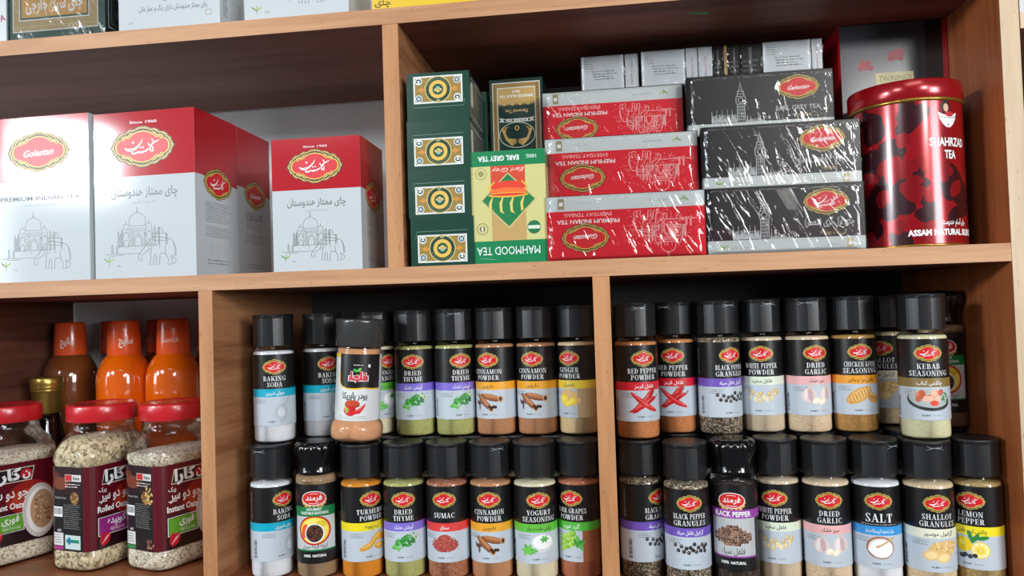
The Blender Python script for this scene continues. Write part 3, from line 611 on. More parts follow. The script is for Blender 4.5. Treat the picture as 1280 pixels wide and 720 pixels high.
def jar_meshes(key, grinder=False):
    if key in MESHES: return MESHES[key]
    gl = MB(); gr = grinder
    ztop = .1165 if not gr else .1135
    gl.lathe([(RJ - .0035, 0), (RJ - .0012, .0012), (RJ, .004), (RJ, .1115), (RJ - .0008, .1135), (RJ - .0028, .1150), (RJ - .0035, .1165), (RJ - .0042, .119), (.0195, .123)] if not gr
             else [(RJ - .0035, 0), (RJ - .0012, .0012), (RJ, .004), (RJ, .1150), (RJ + .0006, .116), (RJ + .0006, .118), (RJ - .0006, .119), (RJ - .001, .1245), (.021, .1265)], PET, 48)
    sp = PROD[key][4] if key in PROD else (((150, 122, 90), (176, 148, 112), 1300) if key == 'gvs' else ((40, 34, 32), (92, 76, 66), 300, (60, 50, 46)))
    gm = grain('spice_' + key, sp[0], sp[1], sp[2], c3=sp[3] if len(sp) > 3 else None)
    ct = MB(); ri = RJ - .0008; top = {'salt': .1125, 'soda': .1130, 'granules': .1140, 'bpgrind': .112}.get(key, .1128)
    if key == 'gvs': top = .1215
    ct.lathe([(ri - .003, .0012), (ri - .0008, .0022), (ri, .0045), (ri, top - .002), (ri - .0012, top), (.002, top + .0006)], gm, 40)
    lb = MB(); lb.wrap(gourmet_sheet('gvs' if key == 'gvs' else 'bp') if gr else jar_sheet(key), jar_path, STEP, NJ)
    lab = lb.mesh('label', radial)
    ld = MB()
    if not gr:
        H0 = .1195; H1 = .159; n = 48
        def rf(r, z, a):
            if z < .036 and r > .02:          # flat facets on the skirt of the lid
                k = 2 * PI / 12; q = (a % k) - k / 2; return r * (math.cos(k / 2) / math.cos(q)) * .55 + r * .45 - .0002
            return r
        ld.lathe([(.0238, 0), (.0246, .0006), (.0246, .0345), (.0250, .0350), (.0250, .0378), (.0244, .0392), (.0232, .0395), (.0150, .0392), (.001, .0391)], LID, n, z0=H0, rfn=rf, smooth=False)
    else:
        def rf(r, z, a): return r * (1 - (.075 * (1 - abs(math.sin(a * 6))) ** 2 if .019 < z < .0372 and r > .02 else .0))
        ld.lathe([(.0232, 0), (.0240, .003), (.0236, .004), (.0228, .009), (.0226, .014), (.0236, .0185), (.0254, .0225), (.0263, .0265), (.0264, .0310), (.0256, .0345), (.0238, .037), (.0200, .0385), (.0170, .038), (.012, .039), (.001, .039)], GLOSSB, 96, z0=.1245 - .0015, rfn=rf)
    MESHES[key] = (gl.mesh('clear_body'), ct.mesh('spice_contents'), lab, ld.mesh('lid')); return MESHES[key]
SEAL = ink((150, 156, 160), .25)
seal_mb = MB()
for pts in ([(-.008, .002), (-.003, -.0002), (.003, .0006), (.009, -.002)], [(-.0085, -.0022), (-.002, .0004), (.004, -.0004), (.008, .0022)]):
    s_ = Sheet(); s_.line([(a, b + .1525) for a, b in pts], [.0003, .0007, .0007, .0003], SEAL, 10)
    seal_mb.wrap(s_, lambda k: (.0254 * math.sin(k * STEP / .0254), -.0254 * math.cos(k * STEP / .0254), math.sin(k * STEP / .0254), -math.cos(k * STEP / .0254)), STEP, 1)
SEALM = seal_mb.mesh('seal_knot')
def jar(key, x, y, z, rot, label, group, seal=None, lean=0):
    gr = key in ('gvs', 'bpgrind'); ms = jar_meshes(key, gr)
    t = bpy.data.objects.new('spice_grinder' if gr else 'spice_jar', None); COL.objects.link(t); t.location = (x, y, z); t.rotation_euler = (0, 0, math.radians(rot))
    tag(t, label, 'spice jar', group)
    for nm, me in zip(('clear_body', 'spice_contents', 'label_sleeve', 'grinder_cap' if gr else 'lid'), ms):
        o = link(nm, me, t)
        if nm == 'lid': o.rotation_euler = (0, 0, math.radians(-rot + (hash_(label) % 30)))
    if seal is not None: link('seal_knot', SEALM, t, rz=math.radians(seal - rot))
    return t
def hash_(s): return sum(ord(c) * (i + 3) for i, c in enumerate(s))
Z0 = ZB; Z1 = ZB + .1591
UL = 'spice jars in the upper row'; LL = 'spice jars in the lower row'
U = 'upper row'; B_ = 'lower row'
JARS = [
 ('soda', -.3240, .060, 1, 26, 'baking soda jar at the left end of the upper row, teal stripe', None),
 ('soda', -.2750, .0985, 1, 40, 'baking soda jar in the upper row, turned right, beside the tilted paprika jar', None),
 ('thyme', -.1512, .0985, 1, 8, 'dried thyme jar in the upper row, facing forward, right of the paprika jar', None),
 ('thyme', -.0988, .0985, 1, 30, 'dried thyme jar in the upper row, label turned right, beside the cinnamon jars', 12),
 ('cinnamon', -.0466, .0985, 1, -15, 'cinnamon powder jar in the upper row, label turned left, beside the thyme jar', None),
 ('cinnamon', .0059, .0985, 1, -8, 'cinnamon powder jar in the upper row beside the ginger powder jar', None),
 ('ginger', .0577, .0985, 1, -25, 'ginger powder jar with yellow stripe, partly behind the middle divider', None),
 ('redpep', .1290, .062, 1, 18, 'red pepper powder jar standing forward beside the middle divider', 10),
 ('redpep', .1765, .1000, 1, -9, 'red pepper powder jar set further back, second from the middle divider', -30),
 ('granules', .2282, .086, 1, 26, 'black pepper granules jar in the upper row with purple stripe', 25),
 ('whitepep', .2803, .1000, 1, -11, 'white pepper powder jar in the upper row, pale stripe', 15),
 ('garlic', .3322, .0940, 1, 10, 'dried garlic jar in the upper row, pink stripe', -12),
 ('chicken', .3850, .0940, 1, 3, 'chicken and fish seasoning jar with orange stripe in the upper row', None),
 ('shallot', .4400, .1480, 1, -32, 'shallot granules jar in shade behind the kebab seasoning jar', None),
 ('kebab', .4440, .0450, 1, -7, 'kebab seasoning jar standing forward near the right end of the upper row', None),
 ('gvs', .4935, .1200, 1, -16, 'vegetable seasoning grinder in shade at the right end of the upper row', None),
 ('soda', -.3225, .0420, 0, 60, 'baking soda jar at the left end of the lower row', -10),
 ('gvs', -.2650, .0450, 0, 13, 'vegetable seasoning grinder with green band in the lower row', None),
 ('turmeric', -.2078, .0450, 0, 46, 'turmeric powder jar with yellow stripe in the lower row', None),
 ('thyme', -.1551, .0470, 0, 12, 'dried thyme jar in the lower row between turmeric and sumac', None),
 ('sumac', -.1016, .0470, 0, 2, 'sumac jar with red stripe in the lower row', None),
 ('cinnamon', -.0484, .0470, 0, 2, 'cinnamon powder jar in the lower row beside the sumac jar', 30),
 ('yogurt', .0048, .0450, 0, 15, 'yogurt seasoning jar with green stripe and white bowl picture', None),
 ('grapes', .0560, .0540, 0, -21, 'sour grapes powder jar with green stripe beside the middle divider', None),
 ('granules', .1287, .0560, 0, 51, 'black pepper granules jar turned right, right of the middle divider in the lower row', None),
 ('granules', .1790, .0320, 0, 3, 'black pepper granules jar standing forward, facing front, in the lower row', None),
 ('bpgrind', .2329, .0370, 0, -16, 'black pepper grinder with purple band in the lower row', None),
 ('whitepep', .2830, .0560, 0, -17, 'white pepper powder jar in the lower row beside the black pepper grinder', None),
 ('garlic', .3343, .0460, 0, -6, 'dried garlic jar in the lower row, pink stripe', None),
 ('salt', .3866, .0430, 0, -10, 'salt jar with blue stripe in the lower row', 35),
 ('shallot', .4386, .0340, 0, 1, 'shallot granules jar with cream stripe in the lower row', 0),
 ('lemon', .4913, .0420, 0, -37, 'lemon pepper jar with yellow stripe at the right end of the lower row', None),
]
for key, x, y, lev, rot, lab, seal in JARS:
    jar(key, x, y, Z1 if lev else Z0, rot, lab, UL if lev else LL, seal)
# second row at the bottom: only their black lids show; they carry the upper row
back = [(-.2935, .1), (-.2405, .1), (-.1875, .1), (-.1345, .1), (-.0815, .1), (-.0285, .1), (.0245, .1), (.1265, .109), (.1795, .102), (.2325, .102), (.2855, .110), (.3385, .102), (.3915, .102), (.4445, .102), (.490, .128)]
bk = ['thyme', 'cinnamon', 'soda', 'garlic', 'granules', 'shallot', 'yogurt']
front = ['baking soda jar', 'vegetable seasoning grinder', 'turmeric jar', 'thyme jar', 'sumac jar', 'cinnamon jar', 'yogurt seasoning jar', 'black pepper granules jar turned right', 'black pepper granules jar facing front', 'black pepper grinder', 'white pepper jar', 'garlic jar', 'salt jar', 'shallot jar', 'lemon pepper jar']
for i, (x, y) in enumerate(back):
    jar(bk[i % 7], x, y, Z0, 90 + 40 * i, 'black lid behind the lower-row ' + front[i], 'spice jars hidden behind the lower row')
jar('yogurt', -.2080, .112, Z1, 60, 'green striped spice jar in shade behind the tilted paprika jar', UL)
jar('salt', .2060, .1420, Z1, 150, 'spice jar in deep shade behind the black pepper granules jar of the upper row', UL)
jar('salt', .2060, .1540, Z0, 150, 'spice jar hidden deep behind the lower-row black pepper grinder, third row', LL)
jar('salt', .4400, .1540, Z0, 100, 'spice jar hidden deep below the shaded shallot granules jar, third row', LL)

# paprika jar: different maker, wide smoked lid, flared foot, tilted
def paprika():
    t = bpy.data.objects.new('spice_jar', None); COL.objects.link(t); t.location = (-.2145, .050, Z1 + .0024); t.rotation_euler = (0, math.radians(3.6), math.radians(2))
    tag(t, 'paprika powder jar with white label and smoky black lid, leaning right', 'spice jar', UL)
    gl = MB(); gl.lathe([(.026, 0), (.0305, .002), (.0318, .007), (.0318, .016), (.0298, .0225), (.0272, .0245), (.0268, .105), (.0262, .108), (.026, .113), (.0255, .118)], PET, 48); link('clear_body', gl.mesh('clear_body'), t)
    ct = MB(); ct.lathe([(.025, .001), (.0298, .003), (.031, .007), (.031, .016), (.029, .022), (.0264, .024), (.026, .1115), (.004, .112)], grain('spice_paprika', (206, 150, 108), (226, 176, 132), 1700), 40); link('spice_contents', ct.mesh('spice_contents'), t)
    ld = MB(); ld.lathe([(.0285, .1145), (.0292, .1155), (.0298, .1440), (.0300, .1462), (.0290, .1478), (.02, .1482), (.001, .1482)], mat('smoky_black_lid', (58, 58, 58), .22, spec=.6, var=.5, scale=1500), 48); link('lid', ld.mesh('lid'), t)
    R = .0273; st = 2 * PI * R / 64; s = Sheet(); a0 = -.030; a1 = .040; z = .026; H = .080
    W = ink((222, 226, 226), .33, .3); s.rect(a0, z, a1, z + H, W, 0); s.rect(a1, z, 2 * PI * R + a0, z + H, ink((214, 216, 214), .33), 0)
    s.rect(a0, z + H - .0045, -.0175, z + H, ink((236, 190, 20)), 1)
    cur = [(-.0175, z + .0485), (-.0165, z + .044), (-.013, z + .0405), (-.006, z + .0385), (.004, z + .0385), (.014, z + .0395), (.024, z + .0385), (.038, z + .038)]
    for i in range(len(cur) - 1): s.poly([cur[i], cur[i + 1], (cur[i + 1][0], z + H), (cur[i][0], z + H)], BLK, 1)
    s.line([(-.0178, z + .058)] + cur, .0016, ink((238, 190, 20)), 1.5)
    cx = .0075
    s.rect(cx - .0125, z + .0475, cx + .0125, z + .0545, WHT, 2); s.rect(cx - .0115, z + .0482, cx + .0115, z + .0538, ink((206, 26, 40)), 2.5); s.fa('تلها', cx, z + .0525, .0068, ink((206, 26, 40)), 4, .04, .019); s.fa('تلها', cx, z + .0525, .0066, WHT, 3, .075, .0205)
    s.ell(cx - .0035, z + .0605, .0032, .0018, ink((70, 180, 80)), 4.3, 8, -.5); s.ell(cx + .001, z + .0615, .003, .0016, ink((120, 206, 90)), 4.4, 8, .8)
    s.micro(cx - .006, z + .066, cx + .008, z + .068, 1, WHT, 2, 5); s.ell(cx + .013, z + .066, .0018, .0022, WHT, 2, 8)
    s.fa('پودر پاپریکا', .0035, z + .0295, .0052, ink((24, 24, 26)), 3, .03, .031)
    px, py = .001, z + .0165
    s.ell(px, py + .003, .0095, .0042, ink((150, 60, 30)), 2, 16); s.ell(px, py + .0048, .0092, .0036, ink((196, 74, 40)), 2.2, 16)
    s.ell(px - .002, py - .0045, .0075, .0062, ink((200, 32, 40)), 3, 14); s.ell(px - .0065, py - .004, .0042, .005, ink((206, 60, 50)), 3.3, 12); s.ell(px - .0066, py - .004, .0026, .0034, ink((150, 176, 70)), 3.6, 10)
    s.line([(px - .007, py - .002), (px - .0115, py + .0015)], [.0016, .001], ink((220, 210, 80)), 4)
    s.line([(px + .001, py - .007), (px + .008, py - .005), (px + .013, py), (px + .016, py + .004)], [.003, .006, .004, .001], ink((214, 40, 46)), 3.8); s.line([(px + .004, py - .004), (px + .009, py - .002), (px + .012, py + .001)], .0007, ink((246, 150, 140)), 4)
    s.micro(-.016, z + .0015, .020, z + .0065, 2, ink((150, 152, 150)), 2, 7); s.micro(-.027, z + .012, -.020, z + .066, 30, ink((170, 172, 174)), 2, 9)
    lb = MB(); lb.wrap(s, lambda k: (R * math.sin(k * st / R), -R * math.cos(k * st / R), math.sin(k * st / R), -math.cos(k * st / R)), st, 64); link('label_sleeve', lb.mesh('label_sleeve', radial), t)
paprika()

# ------------------------------------------------------------------ cartons
FILM = clear('crinkled_shrink_film', .06, 1.5, (.985, .985, .985), crinkle=.5, cs=13, gain=.85)
FILM2 = clear('smooth_shrink_film', .12, 1.5, (.985, .985, .985), crinkle=.55, cs=16, gain=1.4)
def carton(name, w, d, h, base, front=None, right=None, left=None, label='', cat='box', group=None, film=None, loc=(0, 0, 0), rz=0, seed=0, bev=.0006):
    """origin at the bottom centre; front faces -Y"""
    mb = MB(); mb.box((-w / 2, -d / 2, 0), (w / 2, d / 2, h), base)
    if front: mb.flat(front, lambda u, v, l: (-w / 2 + u, -d / 2 - .0001 - l, v))
    if right: mb.flat(right, lambda u, v, l: (w / 2 + .0001 + l, -d / 2 + u, v))
    if left: mb.flat(left, lambda u, v, l: (-w / 2 - .0001 - l, d / 2 - u, v))
    o = link(name, mb.mesh(name), None, loc, math.radians(rz)); tag(o, label, cat, group)
    if film:
        f = MB(); r = random.Random(seed); n = 14; e = .0011
        V = []; F = []
        bm = bmesh.new(); bmesh.ops.create_cube(bm, size=1); bmesh.ops.subdivide_edges(bm, edges=bm.edges[:], cuts=n, use_grid_fill=True)
        for v in bm.verts:
            q = .0004 * (r.random() - .5)
            v.co = Vector((v.co.x * (w + 2 * e + q), v.co.y * (d + 2 * e + q), v.co.z * (h + 2 * .0004) + h / 2 + (.0001 if v.co.z < -.49 else 0)))
        # flattened folds and seam ridges on the front and side
        for v in bm.verts:
            if v.co.y < -d / 2:
                for k in range(3):
                    a = r.uniform(0, 1); v.co.y -= .00025 * a
        me = bpy.data.meshes.new('shrink_film'); bm.to_mesh(me); bm.free(); me.materials.append(film)
        for p in me.polygons: p.use_smooth = True
        fo = link('shrink_film', me, o); tag(fo, 'clear crinkled plastic film')
    return o
# --- red and white Indian tea cartons
CW = ink((214, 220, 222), .3, .35)
WHC = mat('glossy_white_card', (196, 204, 208), .5, coat=1, var=.01, bump=.22, scale=30, spec=.1, cr=.09)
RDC = mat('glossy_red_card', (178, 20, 34), .5, coat=1, var=.02, bump=.22, scale=30, spec=.1, cr=.09)
def indian_front(w, h, lang, glare=False):
    s = Sheet(); zr = h * .61; s.rect(0, 0, w, zr, WHC, 0); s.rect(0, zr, w, h, RDC, 0)
    s.sub(EM_FA if lang == 'fa' else EM_EN, w / 2 - w * .01, h * .785, w * .305, kx=w * .315)
    s.text('Since 1960', w / 2, h * .935, h * .016, WHT, 2, .01, w * .27)
    if lang == 'fa': s.fa('چای ممتاز هندوستان', w * .5, h * .51, h * .036, ink((84, 90, 94)), 2, .008, w * .66); s.fa('صد درصد خارجی', w * .5, h * .455, h * .014, ink((140, 146, 150)), 2, 0, w * .24)
    else: s.text('Premium Indian Tea'.upper(), w * .5, h * .505, h * .026, ink((84, 84, 90)), 2, .02, w * .82); s.text('100% IMPORTED', w * .5, h * .462, h * .014, ink((150, 156, 160)), 2, 0, w * .33)
    taj(s, w * .1, h * .095, w * .133, ink((92, 98, 102)), 2, w * .0042); leaf_logo(s, w * .14, h * .10, w * .065, 2); s.text('500g', w * .235, h * .075, h * .010, ink((120, 126, 128)), 2)
    return s
def indian_side(d, h, lang, curve=True):
    s = Sheet(); s.rect(0, 0, d, h, WHC, 0)
    z0 = h * .61
    c = [(0, z0), (d * .15, z0), (d * .28, z0 - h * .01), (d * .42, z0 - h * .035), (d * .6, z0 - h * .04), (d * .75, z0 - h * .02), (d, z0 - h * .03)]
    for i in range(len(c) - 1): s.poly([c[i], c[i + 1], (c[i + 1][0], h), (c[i][0], h)], RDC, 1)
    s.sub(EM_FA if lang == 'fa' else EM_EN, d * .52, h * .575, d * .33, dL=1)
    g = ink((130, 134, 138)); s.micro(d * .22, h * .33, d * .84, h * .46, 9, g, 2, 3); s.micro(d * .22, h * .24, d * .84, h * .31, 5, g, 2, 6)
    if lang == 'en': s.fa('گلستان', d * .5, h * .42, h * .03, ink((110, 116, 120)), 3, .01, d * .5)
    for i in range(3):
        x = d * (.34 + i * .17); s.line([(x + d * .05 * math.cos(a), h * .17 + h * .022 * math.sin(a)) for a in [j * PI / 5 for j in range(11)]], .0003, g, 2)
        s.line([(x, h * .145), (x, h * .12)], .0006, g, 2)
    s.micro(d * .25, h * .07, d * .84, h * .11, 2, g, 2, 12)
    return s
carton('tea_carton', .1365, .098, .2075, WHC, indian_front(.1365, .2075, 'en'), None, None, 'red and white Indian tea carton at the far left, English lettering', 'tea box', 'red and white Indian tea cartons', loc=(-.5995, .0535, 0), rz=-1.5)
carton('tea_carton', .1360, .098, .2050, WHC, indian_front(.136, .205, 'fa'), indian_side(.098, .205, 'fa'), None, 'tallest red and white tea carton with Persian lettering, second from the left', 'tea box', 'red and white Indian tea cartons', loc=(-.4585, .0530, 0), rz=-2.0)
carton('tea_carton', .1360, .098, .2050, WHC, indian_front(.136, .205, 'fa'), indian_side(.098, .205, 'en'), None, 'red and white tea carton directly behind the tallest one, only its side showing', 'tea box', 'red and white Indian tea cartons', loc=(-.4585, .1525, 0), rz=.4)
carton('tea_carton', .1095, .090, .1585, WHC, indian_front(.1095, .1585, 'fa'), indian_side(.09, .1585, 'fa'), None, 'smaller red and white tea carton beside the upper divider', 'tea box', 'red and white Indian tea cartons', loc=(-.2405, .0485, 0), rz=.3)

# --- green teabag cartons with a playing-card panel
GRC = mat('dark_green_card', (16, 62, 48), .26, coat=.45, var=.06, bump=.04, scale=20)
GRD = ink((20, 40, 34), .3, .3)
def card_front(w, h, inv=False):
    s = Sheet(); s.rect(0, 0, w, h, GRC, 0); y0, y1 = (.36 * h, .93 * h); x0, x1 = w * .11, w * .89; P = ink((220, 226, 222))
    s.rect(x0, y0, x1, y1, P, 1); a, b, c, d = x0 + .0018, y0 + .0018, x1 - .0018, y1 - .0018
    s.rect(a, b, c, d, ink((150, 124, 58)), 2); r = random.Random(6)
    for i in range(150):
        x = r.uniform(a + .001, c - .001); y = r.uniform(b + .001, d - .001); s.line([(x, y), (x + r.uniform(-.001, .001), y + r.uniform(-.001, .001))], .0004, ink(r.choice([(60, 62, 34), (96, 84, 40), (206, 178, 96)])), 2.4)
    cx, cy = (x0 + x1) / 2, (y0 + y1) / 2; R = (y1 - y0) * .46
    for sx in (-1, 1): s.poly([(cx + sx * w * .33, cy), (cx + sx * w * .26, cy + .003), (cx + sx * w * .2, cy), (cx + sx * w * .26, cy - .003)], ink((206, 140, 60)), 2.6)
    for q, c1 in ((1.06, (206, 190, 120)), (.98, (18, 60, 42)), (.72, (226, 184, 84)), (.50, (226, 190, 90)), (.44, (24, 78, 58))): s.ell(cx, cy, R * q, R * q, ink(c1), 3 + (1.1 - q), 26)
    for i in range(14):
        t = PI * (.12 + .76 * i / 13); s.ell(cx + R * .85 * math.cos(t), cy + R * .85 * math.sin(t), .0004, .0005, ink((200, 200, 150)), 4, 5)
    s.fa('چای', cx, cy - R * .86, .0016, ink((220, 214, 160)), 4, .03)
    for dx, dy, c1 in ((-.0025, -.0005, (206, 186, 130)), (.0025, -.0005, (206, 186, 130)), (0, .0018, (150, 186, 170)), (0, -.002, (224, 200, 110))): s.ell(cx + dx, cy + dy, .0024, .0017, ink(c1), 4.2, 9)
    for i, (sx, sy) in enumerate(((-1, 1), (1, -1), (1, 1), (-1, -1))):
        ex, ey = cx + sx * ((x1 - x0) / 2 - .0062), cy + sy * ((y1 - y0) / 2 - .0058); s.ell(ex, ey, .0044, .0044, P, 5, 16)
        if i < 2: s.ell(ex, ey, .0034, .0026, ink((30, 50, 52)), 5.3, 12); s.ell(ex, ey, .0022, .001, P, 5.6, 8); s.ell(ex, ey - .0018, .001, .0016, P, 5.7, 6)
        else: s.ell(ex, ey, .0034, .0034, ink((40, 70, 80)), 5.3, 14); s.ell(ex, ey, .0022, .0022, ink((170, 190, 196)), 5.6, 10)
    s.line([(x0 - .001, y0 - .0045), (x1 + .001, y0 - .004), (x1 + .0022, y0 + .004)], .0004, ink((120, 160, 140)), 1)
    return s if not inv else s
def green_side(d, h):
    s = Sheet(); s.rect(0, 0, d, h, GRD, 0); s.frame(d * .06, h * .1, d * .94, h * .9, .0009, ink((180, 190, 180)), 1); s.rect(d * .1, h * .3, d * .22, h * .82, ink((200, 206, 200)), 1)
    s.micro(d * .3, h * .25, d * .9, h * .75, 6, ink((70, 90, 80)), 1, 4); s.ell(d * .6, h * .5, .002, .003, ink((120, 160, 140)), 2); return s
gh = .0565
for i in range(4):
    lab = ['lowest', 'second lowest', 'second highest', 'topmost'][i]
    fr = card_front(.0745, gh)
    if i < 3:                                    # lower ones are stacked with the panel near the bottom edge
        fr = fr.flip(.0745, gh)
    carton('teabag_carton', .0745, .10, gh - .0003, GRC, fr, green_side(.10, gh), None, 'dark green teabag carton with ornate panel, %s of the front stack' % lab, 'tea box', 'dark green cartons in the front stack', loc=(-.0905 + [.0008, 0, -.0004, .0003][i], .0535, gh * i), rz=[.5, -.4, .3, 1.0][i])
for i in range(4):
    lab = ['lowest', 'second', 'third', 'topmost'][i]
    carton('teabag_carton', .0745, .10, gh + .0015, GRC, card_front(.0745, gh), green_side(.10, gh), None, 'dark green teabag carton in the stack behind the front one, %s' % lab, 'tea box', 'dark green cartons in the back stack', loc=(-.0880, .168, (gh + .0018) * i), rz=.5)

# --- standing inverted black tea carton (green, gold frame)
def kousar(w, h):
    s = Sheet(); G = ink((14, 46, 38), .28, .4); s.rect(0, 0, w, h, G, 0); P = ink((206, 210, 196)); K = ink((150, 118, 62)); g2 = ink((190, 158, 90))
    s.rect(w * .05, h * .03, w * .95, h * .97, P, 1); s.rect(w * .065, h * .04, w * .935, h * .96, K, 1.5); r = random.Random(2)
    for i in range(40):
        for x in (w * .1, w * .9): s.ell(x, h * (.05 + .9 * i / 40), .0012, .0009, ink((90, 70, 40)), 2, 6)
    s.rect(w * .14, h * .075, w * .86, h * .925, P, 2.4); s.rect(w * .155, h * .085, w * .845, h * .915, G, 2.8)
    # artwork is upright here; the carton is turned upside down
    s.poly([(w * .155, h * .085), (w * .845, h * .085), (w * .845, h * .20), (w * .155, h * .20)], g2, 3.2)
    for i in range(9): s.ell(w * (.2 + .075 * i), h * .205 + (i % 2) * .002, .0036, .003, g2, 3.3, 10); s.ell(w * (.2 + .075 * i), h * .23, .0022, .0014, ink((110, 90, 50)), 3.2, 8)
    s.text('IMPORTED BLACK TEA', w / 2, h * .155, .0036, WHT, 4, .02, w * .62); s.text('FBOP', w / 2, h * .115, .0032, WHT, 4, .02)
    s.text('Flavored Tea', w / 2, h * .29, .0044, ink((206, 178, 110)), 4, .01, w * .42)
    s.rect(w * .24, h * .355, w * .76, h * .385, P, 4); s.rect(w * .25, h * .36, w * .75, h * .38, G, 4.3); s.text('KOUSAR TEA', w / 2, h * .37, .0030, WHT, 5, .03, w * .42)
    s.poly([(w * .16, h * .345), (w * .25, h * .35), (w * .25, h * .385), (w * .16, h * .38), (w * .2, h * .365)], P, 3.9); s.poly([(w * .84, h * .345), (w * .75, h * .35), (w * .75, h * .385), (w * .84, h * .38), (w * .8, h * .365)], P, 3.9)
    cy = h * .50; s.ell(w / 2, cy, w * .34, h * .115, P, 3.4, 28); s.ell(w / 2, cy, w * .328, h * .109, G, 3.7, 28)
    for sg in (-1, 1):
        for i in range(5): q = i * .16; s.line([(w / 2 + sg * .001, cy + .010 - i * .001), (w / 2 + sg * w * (.1 + q * .16), cy + .013 - i * .002), (w / 2 + sg * w * (.2 + .02 * i), cy + .005 - i * .0035), (w / 2 + sg * w * (.27 - i * .03), cy - .006 - i * .0012)], [.0005, .0026, .003, .0004], g2, 4 + i * .1)
    s.ell(w / 2, cy - .009, .0034, .0034, g2, 5, 8); s.ell(w / 2, cy - .009, .0018, .0018, G, 5.4, 8)
    for i in range(8): s.ell(w * (.2 + .085 * i), h * .66 + (i % 2) * .001, .0034, .002, K, 3.4, 8)
    return s.flip(w, h)
def shift_v(s, d):
    o = Sheet(); o.t = [([(x, y + d) for x, y in P], m, L) for P, m, L in s.t]; return o
carton('tea_carton', .0700, .060, .2480, ink((14, 46, 38), .28, .4), shift_v(kousar(.070, .148), .100), None, None, 'tall dark green tea carton with gold frame standing upside down behind the pale green one', 'tea box', loc=(-.0110, .150, 0), rz=-1)

# --- inverted light green carton in front
def mahmood(w, h):
    s = Sheet(); G = ink((20, 128, 78), .28, .3); Y = ink((206, 202, 136), .3, .3); s.rect(0, 0, w, h, Y, 0)
    s.rect(0, h * .80, w, h, G, 1); s.rect(0, 0, w, h * .135, G, 1)
    s.rect(w * .27, h * .135, w * .73, h * .80, ink((190, 156, 96)), 1); s.rect(w * .27, h * .135, w * .73, h * .40, ink((206, 70, 46)), 1.2)
    cx, cy = w * .5, h * .44                          # diamond with a cup of tea; artwork upright, carton turned over
    s.poly([(cx, h * .195), (cx + w * .37, cy), (cx, h * .70), (cx - w * .37, cy)], ink((196, 180, 120)), 2); s.poly([(cx, h * .21), (cx + w * .35, cy), (cx, h * .675), (cx - w * .35, cy)], ink((18, 120, 66)), 2.4)
    o = ink((226, 60, 40)); yl = ink((232, 178, 60))
    for sx in (-1, 1): s.line([(cx + sx * w * .18, h * .275), (cx + sx * w * .26, h * .33), (cx + sx * w * .2, h * .40)], .0018, yl, 3)
    s.ell(cx, h * .325, w * .22, h * .055, o, 3.2, 18); s.ell(cx, h * .365, w * .25, h * .035, ink((236, 110, 50)), 3.4, 18); s.ell(cx, h * .395, w * .27, h * .022, yl, 3.6, 18); s.ell(cx, h * .392, w * .24, h * .012, ink((214, 60, 40)), 3.9, 16)
    for i in range(4):
        x = cx + (i - 1.5) * w * .14; s.line([(x, h * .41), (x + w * .035, h * .47), (x + w * .03, h * .54), (x - w * .01, h * .58 - abs(i - 1.5) * h * .04)], [.001, .0032, .0028, .0006], ink((226, 200, 110)), 3.2)
    s.text('MAHMOOD TEA', w * .52, h * .89, .0095, WHT, 2, .0, w * .84); s.text('Earl Grey Tea'.upper(), w * .62, h * .068, .0058, WHT, 2, .03, w * .55); s.text('100G', w * .18, h * .062, .0040, WHT, 2, .01)
    s.text('Earl Grey', w * .5, h * .175, .0048, ink((244, 224, 214)), 3, 0, w * .44, 0, .4)
    for x, y, c in ((w * .86, h * .20, (150, 146, 90)), (w * .86, h * .69, (120, 116, 70))): s.ell(x, y, .0068, .0068, ink(c), 2, 18); s.ell(x, y, .0060, .0060, Y, 2.3, 18); s.ell(x, y, .0035, .0035, ink(c), 2.6, 12)
    s.rect(w * .85, h * .67, w * .87, h * .71, WHT, 3)
    s.ell(w * .17, h * .69, .0078, .0078, ink((30, 110, 70)), 2, 16); s.rect(w * .09, h * .675, w * .25, h * .705, ink((214, 226, 206)), 2.6)
    s.line([(w * .9, h * .95), (w * .7, h * .965)], .0004, ink((150, 200, 170)), 3)
    return s.flip(w, h)
def mah_side(d, h):
    s = Sheet(); s.rect(0, 0, d, h, ink((206, 204, 160), .3, .3), 0); s.rect(0, 0, d, h * .2, ink((20, 128, 78)), 1); s.rect(0, h * .865, d, h, ink((20, 128, 78)), 1); return s
carton('tea_carton', .0868, .055, .1300, ink((206, 202, 136), .3, .3), mahmood(.0868, .13), mah_side(.055, .13), None, 'pale green and yellow tea carton standing upside down, front middle of the shelf', 'tea box', loc=(-.0105, .0325, 0), rz=-.3)

